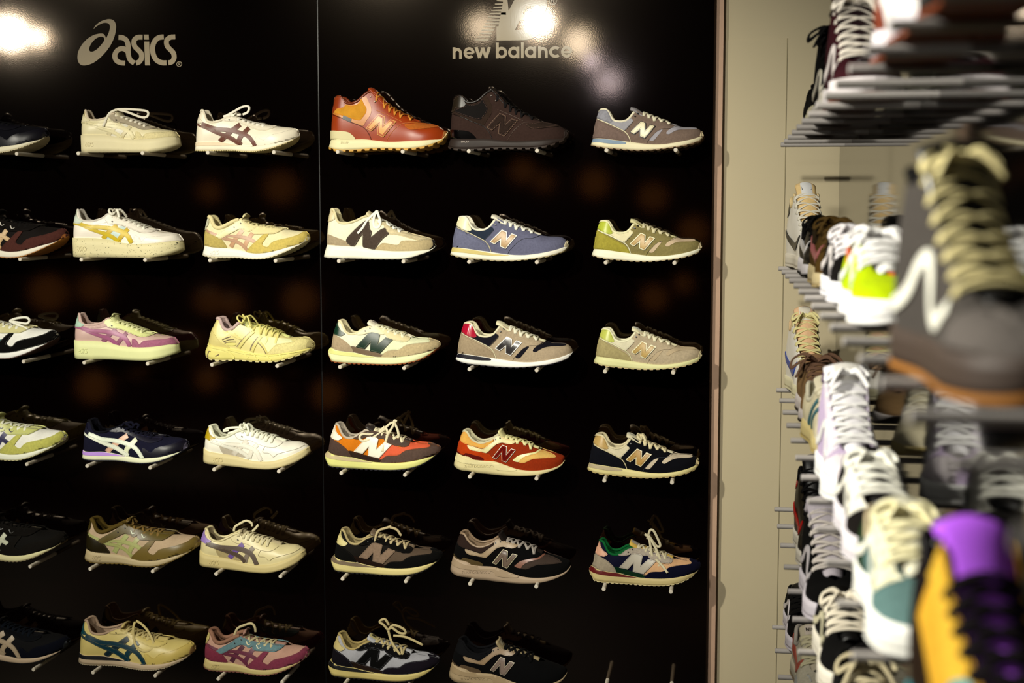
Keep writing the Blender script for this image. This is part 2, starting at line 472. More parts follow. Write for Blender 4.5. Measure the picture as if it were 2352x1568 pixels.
    def bow(s, size=1.):
        x, z = s.q(P(s.T['eyes'])[0]); kx = x; kz = s.ztop(x)+.009
        K = Vector((kx, 0, kz)); a = size
        o = []
        for sg in (-1, 1):
            o.append([K, K+Vector((-.012*a, sg*.018*a, .010*a)), K+Vector((-.010*a, sg*.036*a, .002*a)), K+Vector((.004*a, sg*.040*a, -.010*a)), K+Vector((.008*a, sg*.022*a, .002*a)), K])
            o.append([K, K+Vector((.012*a, sg*.014*a, .008*a)), K+Vector((.022*a, sg*.026*a, -.004*a)), K+Vector((.030*a, sg*.036*a, -.022*a))])
        o.append([K+Vector((-.003, -.004, 0)), K+Vector((0, 0, .004)), K+Vector((.003, .004, 0))])
        return o
    def build(s, loops=(), bow=0):
        for e in s.T['panels']:
            k = e[0]
            if k in 'pcs':
                name, key, lay, st = e[1:5]
                if key not in s.c: continue
                sole = name[0] == '@'
                if k == 's':
                    ol = stroke(catmull(s.Q(st), 5), e[5]*s.k, tuple(a*s.k for a in e[6]) if len(e) > 6 else None)
                else:
                    ol = s.Q(st)
                    if k == 'p': ol = catmull(ol, 4, True)
                s.panel(name.lstrip('@'), s.c[key], [ol], .0011+.0007*lay, sole, stitch=(not sole and name in STITCHED))
            elif k == 'N':
                q = s.Q(e[1]); w = s.k*(e[2] if len(e) > 2 else 14)
                if 'n0' in s.c: s.panel('logo_border', s.c['n0'], [q], .0030)
                s.panel('side_logo', s.c['n1'], [offset_poly(q, -w) if 'n0' in s.c else q], .0040, stitch=True)
            elif k == 't':
                if e[2] in s.c: s.seam(e[1], s.c[e[2]], s.Q(e[3]), e[4]*s.k)
            elif k == 'h':
                s.panel('eyelets', s.c.get('eye', '0a0806 l'), [[(x+.0017*math.cos(a/9*6.283), z+.0017*math.sin(a/9*6.283)) for a in range(9)] for x, z in s.Q(e[1])], .0046, step=.01)
            elif k in 'wv':
                if e[2] not in s.c: continue
                if k == 'w': po = asics_polys(*e[3:6]) if e[1] == 'mark' else text_polys(e[1], *e[3:6])
                ax = e[3]; po2 = []
                if e[1] == 'mark': po2 = [[s.q((ax+(a-ax), 2*e[4]-b)) for a, b in p] for p in po]
                else: po2 = [[s.q((a, 2*e[4]-b)) for a, b in p] for p in po]
                s.panel('lettering', s.c[e[2]], po2, .0011, e[6] if len(e) > 6 else True, step=.003)
            elif k == 'g':   # row of grooves on the sole: name,key,n,x0,x1,h
                key, n, x0, x1, h = e[1:6]
                if key not in s.c: continue
                po = []
                for i in range(n):
                    X = x0+(x1-x0)*i/(n-1); bx = s.q((X, 0))[0]; zb = interp(s.sol, bx); hh = h*s.k*(1.6 if .35 < i/n < .75 else 1)
                    po.append([(bx-.0005, zb-.0005), (bx+.0005, zb-.0005), (bx+.0005, zb+hh), (bx-.0005, zb+hh)])
                s.panel('tread_grooves', s.c[key], po, .0006, True, step=.01)
        if s.stg.v and 'nost' not in s.c:
            g = s.stg; g.add(([(v[0], -v[1], v[2]) for v in g.v], [f[::-1] for f in g.f]))
            b = lin(s.c['body'].split()[0]); lum = sum(b)/3
            k = (lambda x: int(255*min(1, max(0, (x*.62 if lum > .12 else x*1.5+.05))))); h = s.c['body'].split()[0]
            g.obj('stitching', mat(s.c.get('sti', '%02x%02x%02x c' % tuple(k(int(h[i:i+2], 16)/255) for i in (0, 2, 4)))), s.root)
        s.tongue()
        ex = s.loops(loops)
        if bow: ex += s.bow(bow)
        s.laces(P(s.T['eyes']), extra=ex, w=s.T.get('lw', .0034), tk=s.T.get('lt', .0013))
# ------------------------------------------------------------------ shoe patterns, measured on the photograph (y down)
T373 = dict(zs=.95, x=(148, 2135), b=(380, 925, 1630, 925), c=940, v=1640, tg=(850, 190), th=16, teeth=(17, 15), gx=.002,
 T='300 222 330 200 380 193 430 200 470 245 515 340 570 408 650 430 740 425 820 385 880 310 940 222 965 215 1060 275 1150 305 1250 350 1400 412 1530 465 1650 512 1780 540 1900 543 1990 550 2060 580 2110 640 2128 700',
 B='190 730 400 742 640 775 850 803 1000 825 1150 843 1300 853 1450 850 1600 832 1750 808 1900 775 2000 745 2080 715 2128 700',
 S='148 855 250 885 400 915 500 925 700 943 900 958 1100 962 1300 955 1500 932 1700 905 1850 875 2000 830 2080 785 2135 705',
 eyes='1090 335 1180 378 1275 432 1395 450 1535 490',
 panels=[
 ('p','collar_panel','C',0,'262 352 300 385 450 455 620 540 745 603 830 520 900 450 905 405 860 370 835 350 790 400 740 428 650 435 560 405 500 350 430 420 350 400'),
 ('p','heel_panel','H',1,'235 352 203 440 182 560 182 650 192 728 400 742 640 775 860 803 838 745 790 685 730 635 600 563 450 482 300 400'),
 ('p','heel_tab','K',2,'290 228 330 210 430 212 470 265 505 350 535 425 520 445 480 448 400 422 300 365 245 320 262 265'),
 ('p','mesh_window','W',0,'1425 590 1340 620 1260 700 1200 775 1268 785 1330 720 1385 650'),
 ('p','mesh_window','W',0,'1655 520 1780 545 1900 548 1990 555 2015 573 1960 582 1800 585 1680 602 1600 642 1540 676 1493 665 1510 620 1570 570'),
 ('t','piping','P','275 378 450 460 620 542 740 605 800 655 840 720 868 800',9),
 ('t','seam','st','1670 520 1620 552 1540 572 1430 577 1330 625 1240 715 1180 780 1150 842',3.5),
 ('t','seam','st','905 440 830 530 755 605',3.5),
 ('N','1045 425 1133 468 1133 590 1210 492 1305 530 1120 750 1028 712 1028 600 930 675 848 632',13),
 ('p','@wedge','wd',0,'185 735 400 750 640 785 900 830 1180 858 1000 868 700 850 400 815 170 800'),
 ('p','@heel_block','hb',0,'180 740 400 750 640 782 770 805 760 838 500 830 300 805 160 800'),
 ('p','toe_bumper','tb',2,'2100 595 2122 630 2133 680 2125 730 2085 745 2070 700 2082 640'),
 ('h','985 290 935 338')])
T237 = dict(x=(45, 2200), b=(265, 1000, 1525, 1030), zs=.875, c=930, v=1640, tg=(840, 140), th=24, teeth=(24, 16), gx=.001,
 T='255 125 300 106 340 135 375 230 430 350 500 405 600 412 680 370 750 310 850 265 930 248 1010 262 1100 285 1200 320 1350 392 1500 442 1640 498 1700 518 1850 528 1980 540 2080 575 2170 615 2200 670',
 B='120 708 250 748 400 775 600 798 800 850 1000 885 1150 893 1350 893 1550 880 1750 850 1950 810 2110 765 2198 690',
 ST='105 705 250 748 400 775 600 798 800 850 1000 885 1150 893 1350 893 1550 880 1750 850 1950 810 2110 765 2198 690',
 S='45 800 80 870 130 940 180 990 350 1010 500 1025 800 1040 1100 1050 1300 1050 1500 1035 1700 1005 1850 965 2000 895 2120 800 2200 695',
 eyes='1010 320 1150 370 1245 420 1380 460 1530 515',
 panels=[
 ('p','foot_panel','S',0,'555 665 800 740 1170 830 1150 890 1000 885 800 850 590 795'),
 ('p','vamp_panel','V',0,'1340 560 1500 590 1640 570 1660 510 1850 530 1980 545 2010 570 2010 620 1750 640 1600 670 1500 740 1300 760 1180 830 1120 810'),
 ('p','heel_panel','H',1,'145 385 110 460 106 560 116 650 130 712 250 748 400 772 582 797 555 690 470 590 350 500 270 455'),
 ('p','heel_tab','K',2,'252 148 282 215 335 320 420 405 370 452 330 456 250 435 152 380 180 300'),
 ('p','toe_panel','M',1,'1150 892 1180 820 1280 762 1480 742 1600 662 1750 632 2000 612 2015 575 1975 545 2080 577 2175 617 2198 680 2110 768 1950 810 1750 850 1550 880 1350 893'),
 ('p','eyestay','E',2,'635 415 700 372 760 312 850 268 930 252 1010 266 1100 290 1200 325 1350 397 1500 447 1640 503 1658 555 1610 588 1500 580 1350 550 1230 490 1180 432 1110 430 1000 392 910 385 800 420 700 435'),
 ('N','885 390 950 382 1060 412 1095 437 1068 640 1210 500 1350 552 1120 810 913 765 925 590 810 725 645 680',9),
 ('p','@wedge','wd',0,'75 750 130 720 400 785 600 808 800 860 990 893 700 885 400 855 80 808'),
 ('w','nce','tt',178,330,36,.3,False),
 ('h','895 297 812 350')])
T327 = dict(zs=.965, x=(45, 2210), b=(315, 1098, 1575, 1118), c=930, v=1640, tg=(905, 225), th=16, teeth=(19, 34), gx=.002,
 T='190 190 225 152 260 145 300 190 325 300 360 385 435 425 560 425 660 400 760 360 860 308 940 290 1040 330 1120 370 1200 400 1290 468 1420 548 1560 608 1640 630 1800 670 1950 710 2110 760 2170 830 2190 900',
 B='115 838 400 860 620 875 850 895 1050 940 1250 960 1500 975 1800 975 2000 965 2110 955 2190 920',
 S='50 1070 120 1096 400 1112 800 1125 1200 1136 1600 1136 1800 1110 1950 1065 2080 1020 2170 960 2210 900',
 eyes='1150 440 1330 500 1420 560 1540 625',
 panels=[
 ('p','heel_panel','H',1,'72 650 180 640 300 680 480 750 560 790 625 872 400 860 118 838 82 760'),
 ('p','toe_panel','M',1,'1105 942 1200 850 1280 818 1540 855 1630 780 1900 790 1990 770 2110 765 2160 830 2180 900 2110 952 1800 973 1500 973 1250 958'),
 ('p','eyestay','E',1,'1265 545 1310 600 1370 655 1600 690 1900 780 2110 768 1950 715 1640 637 1420 558 1300 480 1180 405 1130 390 1120 450 1230 475'),
 ('p','heel_tab','K',2,'195 195 250 152 280 230 302 355 150 402 165 320'),
 ('p','side_logo','n1',2,'890 392 960 400 975 470 1000 560 1035 600 1020 695 1100 640 1180 575 1270 538 1310 600 1358 650 1250 740 1160 850 1085 938 1000 925 862 890 858 665 820 690 695 873 620 860 542 750 700 560'),
 ('p','rear_bumper','out',1,'115 838 80 760 68 640 75 500 95 470 88 640 105 760 135 838'),
 ('p','toe_bumper','out',2,'2120 765 2170 820 2200 900 2130 960 2100 950 2150 890 2145 820')])
T997 = dict(x=(105, 2250), b=(500, 1010, 1740, 1040), zs=.95, c=1000, v=1720, tg=(1010, 190), th=0, gx=.002,
 T='290 242 330 215 390 228 430 300 500 385 580 438 660 455 760 435 860 395 920 345 1000 312 1080 340 1150 370 1250 392 1350 420 1450 450 1580 508 1680 556 1760 588 1900 630 2060 680 2180 718 2240 750 2245 800',
 B='170 662 300 700 400 715 470 735 520 775 700 800 900 810 1050 850 1200 900 1350 945 1500 968 1700 972 1900 957 2050 935 2170 895 2240 830',
 S='105 885 150 935 300 985 540 1012 600 1035 800 1052 1000 1072 1300 1082 1500 1074 1750 1052 1950 1010 2100 960 2190 912 2250 830',
 eyes='1140 380 1240 420 1355 470 1500 505 1620 580',
 panels=[
 ('p','vamp_stripe','v1',0,'1290 785 1330 740 1400 690 1550 650 1700 628 1760 597 1800 608 1720 655 1600 680 1480 730 1400 812'),
 ('p','vamp_panel','v2',0,'1400 815 1440 760 1520 700 1620 680 1720 652 1790 610 1900 640 2000 675 2080 720 2070 745 1850 745 1700 748 1600 782 1500 828'),
 ('p','collar_panel','C',1,'300 255 370 237 430 330 500 412 600 456 700 458 880 382 900 395 880 440 722 550 600 532 420 482 262 402'),
 ('p','heel_panel','H',0,'240 405 300 430 380 458 420 515 470 575 600 610 770 650 830 670 880 730 912 805 700 800 520 775 470 735 400 715 300 700 178 665 190 560'),
 ('p','eyestay','E',2,'410 490 560 532 700 565 800 500 910 422 930 355 1000 318 1080 345 1150 375 1250 398 1330 425 1300 460 1240 480 1150 468 1060 447 960 480 870 560 780 640 700 625 580 605 460 575'),
 ('p','heel_clip','hc',1,'185 625 300 672 345 678 385 645 530 680 690 730 720 790 520 775 470 738 400 716 300 700 180 664'),
 ('N','1075 490 1165 525 1162 675 1250 562 1340 590 1160 825 1075 795 1068 645 965 765 890 735',9),
 ('t','sole_rib','mid','165 690 300 722 470 760 500 772',9),
 ('p','@sole_band','sb',1,'160 700 300 735 480 790 900 800 1060 858 1350 950 1280 985 980 970 890 888 500 865 160 800'),
 ('w','new balance','mid',362,925,46,.2),
 ('h','942 380 1022 358')])
T574 = dict(zs=.98, x=(55, 2185), b=(185, 1210, 1375, 1212), c=870, v=1660, tg=(790, 128), th=36, teeth=(15, 34), gx=.002,
 T='165 320 200 282 260 256 310 265 350 300 400 362 470 384 560 374 640 330 700 270 740 230 800 182 870 166 930 195 985 262 1040 330 1100 395 1200 472 1300 540 1400 588 1500 638 1620 690 1720 730 1900 762 2010 795 2090 845 2150 900 2170 960',
 B='98 1010 300 1020 560 1020 750 1020 1000 1050 1200 1070 1500 1065 1750 1055 1950 1040 2090 1025 2170 970',
 S='55 1170 150 1205 300 1232 600 1232 850 1215 1100 1212 1400 1222 1600 1220 1800 1195 1950 1150 2080 1090 2150 1020 2185 930',
 eyes='950 360 1090 490 1180 560 1275 610 1380 660 1560 705', lw=.0022, lt=.0018,
 panels=[
 ('p','collar_piping','P',0,'160 520 230 480 385 430 400 400 530 415 640 372 700 292 770 270 820 360 870 480 855 595 780 700 710 790 520 720 300 620 140 545'),
 ('p','collar_panel','C',1,'212 525 250 492 380 455 405 415 530 430 640 392 690 315 740 400 785 480 775 560 700 662 640 688 450 640 235 555'),
 ('p','heel_tab','K',1,'175 322 260 262 320 275 395 395 385 440 330 470 240 480 200 540 140 545 150 420'),
 ('t','seam','P2','130 565 370 655 520 722 700 792 790 870 840 950 868 1025',7),
 ('t','seam','st','1700 740 1550 745 1420 760 1300 850 1220 940 1150 1055',4),
 ('t','seam','st','960 515 1200 620 1420 725',4),
 ('p','heel_cup','hcup',3,'88 870 300 870 450 890 530 940 575 1020 300 1022 100 1012'),
 ('N','1000 580 1112 632 1112 775 1215 682 1325 722 1092 990 985 940 1000 775 875 882 772 830',12),
 ('c','logo_inlay','n2',5,'1000 628 1075 662 1080 830 1215 720 1262 738 1088 945 1022 912 1034 725 870 848 822 818'),
 ('p','vamp_panel','V',1,'1470 780 1600 762 1740 745 1900 768 2000 797 1990 822 1800 850 1620 870 1535 850'),
 ('c','side_tag','lb',3,'378 598 525 660 518 728 365 660'),
 ('p','toe_bumper','tb',2,'2120 890 2170 890 2183 960 2130 1040 2085 1060 2110 980'),
 ('w','NB','hx',300,985,62,.24,False),
 ('w','ENCAP','ex',330,1090,34),
 ('h','845 272 925 362')])
TLYT = dict(x=(155, 2282), b=(400, 1045, 1430, 1085), zs=.84, c=930, v=1790, tg=(1050, 135), th=16, teeth=(26, 10), gx=.001, lip=.006,
 T='290 175 330 160 380 200 425 340 480 415 560 432 640 405 740 345 830 288 900 262 980 262 1060 325 1120 365 1200 392 1290 425 1400 445 1550 465 1700 478 1810 505 1900 530 2000 548 2100 560 2190 578 2250 640 2275 720',
 B='200 785 400 835 600 855 800 885 950 915 1100 955 1250 985 1400 990 1600 975 1800 930 2000 875 2150 830 2275 750',
 S='155 965 200 1005 400 1045 700 1065 900 1070 1120 1095 1300 1108 1500 1102 1700 1060 1900 990 2100 890 2200 820 2282 740',
 eyes='1010 345 1140 440 1325 515 1455 535 1590 545',
 panels=[
 ('s','side_stripe','x3',0,'1020 495 960 590 880 690 790 850',85),
 ('s','side_stripe','x4',0,'1220 570 1150 690 1090 800 1060 890',85),
 ('s','side_stripe','x1',1,'290 478 400 535 540 600 660 665 850 715 990 790 1080 870 1120 930',60,(40,62)),
 ('s','side_stripe','x2',1,'640 655 740 620 880 625 1050 660 1180 705 1290 770',70,(20,72)),
 ('p','heel_panel','H',2,'202 452 380 560 600 670 660 750 710 852 600 855 400 835 200 785 195 640'),
 ('p','heel_tab','K',3,'292 182 232 330 210 445 268 475 282 400 318 385 340 300 325 200'),
 ('p','eyestay','E',2,'500 610 650 495 820 372 905 268 980 268 1060 330 1120 370 1290 430 1250 470 1190 520 1130 543 1080 510 1040 482 960 470 870 520 740 590 600 665'),
 ('p','eyestay','E',3,'1290 430 1400 450 1550 470 1700 483 1815 508 1760 565 1680 602 1600 608 1300 605 1235 582 1205 522'),
 ('p','toe_panel','M',2,'1115 952 1200 842 1330 732 1450 615 1550 615 1440 790 1450 835 1550 868 1640 782 1750 740 1950 700 2100 650 2195 582 2250 640 2275 720 2200 808 2000 875 1800 930 1600 975 1400 990 1250 985'),
 ('p','eyelet_loop','lo',4,'1085 400 1120 470 1165 455 1150 478 1105 482 1070 410'),
 ('p','eyelet_loop','lo',4,'1290 490 1330 550 1380 530 1360 555 1320 562 1275 500'),
 ('p','toe_bumper','tb',2,'2235 700 2272 705 2282 745 2200 830 2180 820 2210 770'),
 ('w','mark','mid',378,990,82),
 ('h','855 432 975 350')])
TTIG = dict(x=(115, 2240), b=(300, 1035, 1620, 1072), zs=.86, c=900, v=1750, tg=(1010, 240), th=20, teeth=(44, 10), gx=.001,
 T='245 185 300 142 350 170 385 300 430 400 530 432 640 420 740 385 830 335 900 315 980 330 1060 385 1200 448 1350 500 1500 528 1650 548 1750 558 1900 575 2100 605 2200 655 2230 715 2238 770',
 B='140 838 300 855 600 852 800 880 1000 920 1200 952 1400 978 1500 970 1800 945 2000 900 2150 855 2238 790',
 S='118 985 160 1018 400 1038 800 1045 1000 1055 1200 1078 1450 1086 1700 1058 1900 1005 2050 945 2150 890 2240 800',
 eyes='1050 420 1150 450 1250 490 1350 520 1450 560 1570 590',
 panels=[
 ('p','heel_tab','K',2,'240 225 200 330 168 422 260 448 345 432 295 350 262 262'),
 ('p','eyestay','E',1,'745 405 830 342 900 320 980 335 1060 392 1350 503 1650 555 1755 563 1800 600 1700 650 1560 665 1400 622 1150 512 1000 427 880 432'),
 ('p','toe_panel','M',1,'1440 780 1500 782 1620 850 1700 782 1800 742 1950 710 2100 652 2180 620 2225 690 2238 780 2150 855 2000 900 1800 945 1500 970 1455 870'),
 ('s','side_stripe','x3',1,'1105 510 930 650 790 770 700 855',95),
 ('s','side_stripe','x4',1,'1290 590 1200 700 1115 800 1100 895',92),
 ('s','side_stripe','x1',2,'190 450 320 520 500 600 700 690 900 775 1050 870 1150 935',78,(24,84)),
 ('s','side_stripe','x2',2,'330 470 600 580 900 625 1150 700 1300 780 1390 880 1450 972',78,(80,78)),
 ('p','@wedge','wd',0,'145 842 300 858 600 858 800 888 1000 925 1070 942 800 935 400 925 135 915'),
 ('p','toe_bumper','tb',2,'2200 700 2235 710 2240 790 2180 850 2185 780'),
 ('h','880 400')])
TJAP = dict(x=(55, 2085), b=(480, 1132, 1620, 1172), zs=.82, c=850, v=1600, tg=(900, 330), th=0, gx=.003, side=(.97, 1.0, 1.0),
 T='172 320 215 292 250 300 275 400 310 500 360 555 430 585 520 575 620 518 700 470 780 410 860 408 950 428 1050 450 1150 508 1300 568 1450 612 1540 645 1620 685 1750 705 1880 715 1980 765 2030 805 2062 850',
 B='78 838 200 880 400 920 600 955 800 1002 1000 1060 1200 1082 1400 1077 1600 1040 1800 970 1950 900 2068 850',
 ST='66 815 200 868 400 908 600 943 800 990 1000 1048 1200 1070 1400 1065 1600 1028 1800 958 1950 885 2055 815',
 S='55 1062 120 1102 400 1132 700 1167 1000 1197 1300 1210 1500 1196 1700 1150 1900 1080 2020 1000 2085 920',
 eyes='850 470 950 530 1040 560 1130 590 1220 620 1310 670 1420 700',
 panels=[
 ('p','heel_tab','K',2,'172 330 122 480 95 602 150 592 205 622 268 635 345 582 270 530 215 430'),
 ('s','side_stripe','x3',1,'960 650 830 785 700 940',92),
 ('s','side_stripe','x4',1,'1160 720 1060 850 1000 1020',84),
 ('s','side_stripe','x1',2,'255 645 450 715 650 795 850 880 950 950 1000 1020',72,(60,74)),
 ('s','side_stripe','x2',2,'300 640 500 700 800 735 1000 785 1150 885 1240 1060',80,(60,86)),
 ('p','side_panel','F',0,'440 740 600 800 850 900 950 1000 700 965 520 935'),
 ('t','seam','st','705 480 760 580 850 632 1000 640 1150 715 1300 770 1450 790 1550 760 1620 700',3),
 ('t','seam','st','1300 780 1270 890 1400 905 1480 975 1560 920 1700 880 1900 830 1990 780',3),
 ('t','sole_line','sl','75 890 400 945 700 990 1000 1075 1200 1100 1400 1096 1600 1060 1800 990 1950 915 2050 850',3),
 ('w','mark','mid',310,1080,90),
 ('g','gv',14,410,1890,34),
 ('h','850 550')])
TPLT = dict(x=(102, 2215), b=(300, 1038, 1540, 1045), zs=.985, c=880, v=1650, tg=(930, 175), th=0, gx=.003, side=(.97, 1.0, 1.0),
 T='198 195 225 168 255 190 280 280 320 345 400 380 550 382 680 352 770 312 820 262 880 255 1000 325 1100 362 1250 408 1400 466 1550 518 1680 545 1750 560 1900 590 2060 612 2120 660 2170 725 2195 750',
 B='112 695 300 700 500 700 700 710 900 735 1050 770 1200 795 1500 810 1800 795 2000 770 2195 760',
 ST='100 688 300 690 500 690 700 700 900 725 1050 760 1200 785 1500 800 1800 785 2000 760 2190 738',
 S='105 1000 150 1032 400 1042 900 1042 1300 1047 1650 1047 1800 1030 2000 990 2215 905',
 eyes='915 320 1030 360 1130 385 1230 435 1320 460 1420 500 1530 545',
 panels=[
 ('p','heel_tab','K',2,'200 195 150 400 165 415 300 430 375 385 310 350 245 300 225 200'),
 ('p','collar_panel','C',0,'300 430 385 388 550 390 680 360 770 320 830 400 700 440 500 450'),
 ('p','eyestay','E',1,'772 318 820 268 885 262 1000 330 1250 412 1400 470 1550 522 1680 550 1745 562 1700 590 1600 605 1480 590 1300 530 1100 460 920 435 850 400'),
 ('p','toe_panel','M',1,'1400 808 1380 700 1390 640 1470 660 1540 740 1620 680 1800 660 2000 650 2090 635 2130 665 2175 725 2190 748 2000 768 1800 792 1500 808'),
 ('s','side_stripe','x3',1,'1030 465 910 560 830 640 760 705',85),
 ('s','side_stripe','x4',1,'1250 530 1180 615 1100 700 1075 765',80),
 ('p','side_panel','F',0,'1090 480 1200 510 1160 560 1080 700 960 740 830 715 880 640 960 560'),
 ('s','side_stripe','x1',2,'165 430 320 455 480 510 700 580 850 625 980 690 1075 755',68,(20,74)),
 ('s','side_stripe','x2',2,'320 440 500 485 700 495 900 515 1070 555 1180 600 1270 670 1340 785',74,(64,84)),
 ('t','seam','st','780 320 850 420 920 438 1100 465 1300 530 1480 595 1600 605 1700 590 1750 562',3),
 ('t','sole_line','sl','102 722 300 725 500 722 700 740 900 765 1050 800 1200 820 1500 830 1800 815 2000 790 2195 765',3),
 ('w','mark','mid',270,930,90),
 ('g','gv',19,430,1910,36),
 ('h','935 398')])
TSON = dict(x=(62, 2205), b=(230, 1075, 1450, 1100), zs=.90, c=820, v=1700, tg=(900, 180), th=26, teeth=(16, 24), gx=.003, lip=.005,
 T='300 200 350 182 400 195 435 300 480 400 540 440 600 440 680 400 720 350 780 285 850 285 950 335 1080 382 1250 400 1400 470 1550 540 1700 618 1800 625 1950 620 2080 640 2150 700 2195 775 2203 825',
 B='130 735 300 790 460 810 700 850 900 900 1100 938 1400 952 1700 922 1900 892 2080 855 2203 828',
 S='65 900 130 1022 250 1062 450 1082 700 1078 900 1085 1100 1102 1400 1108 1600 1088 1800 1042 2000 975 2150 895 2205 840',
 eyes='840 330 1070 460 1225 555 1330 570 1450 600 1560 620', lw=.0024, lt=.0019,
 panels=[
 ('p','heel_frame','H',1,'190 385 150 520 130 720 300 785 600 820 540 760 430 690 300 520'),
 ('p','side_frame','x1',2,'560 480 640 450 800 600 880 640 820 650 700 590'),
 ('s','side_stripe','x1',2,'1080 480 960 600 860 730 790 820',60),
 ('s','side_stripe','x2',1,'1010 500 900 620 820 720 760 800',26),
 ('s','side_stripe','x1',2,'1240 580 1160 700 1100 800 1060 900',60),
 ('s','side_stripe','x2',1,'1180 600 1110 700 1050 800 1030 880',26),
 ('s','side_stripe','x1',1,'1180 680 1270 760 1330 850 1370 930',50),
 ('s','side_stripe','x2',2,'1150 690 1250 780 1310 860 1350 935',12),
 ('s','vamp_strap','x1',2,'1360 610 1350 680 1320 740',40),
 ('s','vamp_strap','x1',2,'1545 610 1540 680 1540 730',40),
 ('p','mesh_window','W',0,'1100 560 1300 600 1700 640 1850 700 1700 730 1560 750 1450 850 1370 930 1200 700'),
 ('s','side_lattice','x2',1,'475 650 560 610 640 585',12), ('s','side_lattice','x2',1,'500 690 600 650 700 640',10), ('s','side_lattice','x2',1,'520 720 620 700 740 700',12), ('p','side_shield','sb',1,'540 730 600 712 700 725 745 755 690 775 590 770'),
 ('p','toe_panel','M',1,'1370 945 1450 850 1560 760 1700 728 1850 715 1950 640 2080 645 2150 700 2195 775 2200 825 2080 855 1900 890 1700 922 1400 950'),
 ('p','toe_bumper','K',2,'2110 720 2170 720 2200 790 2200 830 2090 850 2090 800'),
 ('s','@sole_groove','x2',1,'160 1020 190 900 240 890',14),
 ('s','@sole_groove','x2',1,'340 980 380 960 410 945',14),
 ('s','@sole_rib','sb',1,'110 740 250 800 450 840 600 900 700 1000 660 1050',34),
 ('s','@sole_rib','sb',1,'450 820 700 880 900 930 1150 950 1400 965 1700 930 2080 870',30),
 ('s','@sole_rib','sb',1,'890 900 950 990 990 1010',24), ('s','@sole_rib','sb',1,'1110 950 1160 1030 1200 1050',24),
 ('s','@sole_rib','sb',1,'1370 960 1430 1040 1470 1055',24), ('s','@sole_rib','sb',1,'1620 930 1680 1000 1720 1010',24),
 ('h','885 345')])
# side-rack patterns, 1000 units long, y up
FOX = 'fx'
TVLO = dict(up=1, thr=1.4, x=(0, 1000), b=(0, 0, 1, 0), c=330, v=660, tg=(255, 385), th=20, gx=.003, side=(1, 1, 1), lw=.0054, lt=.0018,
 T='25 300 50 315 90 305 130 265 200 235 270 250 330 320 420 330 520 290 640 232 700 205 780 195 860 185 920 168 965 135 990 100',
 B='8 100 200 98 500 98 800 100 992 98', ST='0 118 200 110 500 108 800 110 1000 112', S='5 12 100 2 500 0 900 4 995 24',
 eyes='345 295 415 292 480 272 545 245 610 215',
 panels=[
 ('p','heel_panel','H',0,'22 290 20 200 15 105 200 100 260 110 240 180 150 235 90 290'),
 ('p','eyestay','E',0,'290 265 330 325 420 335 520 295 640 238 700 210 680 150 600 190 480 225 360 240'),
 ('p','toe_panel','M',1,'690 100 700 190 780 196 860 186 920 168 965 135 990 102 900 100'),
 ('s','side_stripe','x1',2,'40 150 140 165 240 195 340 250 400 262 440 215 480 160 540 150 600 195',40),
 ('t','sole_line','sl','5 75 200 72 500 70 800 72 985 75',2.6)])
TVHI = dict(up=1, thr=1.4, x=(0, 1000), b=(0, 0, 1, 0), c=300, v=660, tw=.034, tg=(250, 610), th=20, gx=.003, side=(1, 1, 1), lip=.005, lw=.0054, lt=.0018,
 T='30 520 60 545 110 540 180 520 250 530 300 550 350 500 400 430 450 370 520 310 590 262 660 228 740 205 820 195 890 178 950 145 990 100',
 B='8 100 200 98 500 98 800 100 992 98', ST='0 122 200 112 500 110 800 112 1000 116', S='5 12 100 2 500 0 900 4 995 24',
 eyes='315 500 355 448 395 398 440 350 490 308 550 265 610 225',
 panels=[
 ('p','heel_panel','H',0,'25 330 18 200 15 105 240 100 330 105 300 190 200 260 100 320'),
 ('p','eyestay','E',0,'235 520 300 548 350 498 400 428 450 368 520 308 590 260 660 226 670 160 590 180 500 230 420 290 350 370 290 460'),
 ('p','toe_panel','M',1,'690 100 700 200 780 200 850 190 920 165 965 132 990 102 900 100'),
 ('s','side_stripe','x1',2,'45 170 150 185 250 225 330 290 400 315 440 260 480 175 550 160 620 205',42),
 ('t','collar_seam','st','40 440 150 410 270 440',4), ('t','collar_seam','st','35 490 140 460 260 490',4),
 ('t','sole_line','sl','5 78 200 74 500 72 800 74 985 78',2.6)])
SW = '75 300 130 255 220 205 330 165 430 142 530 142 590 170 600 215 575 262 560 235 530 208 470 200 380 210 260 240 150 278'
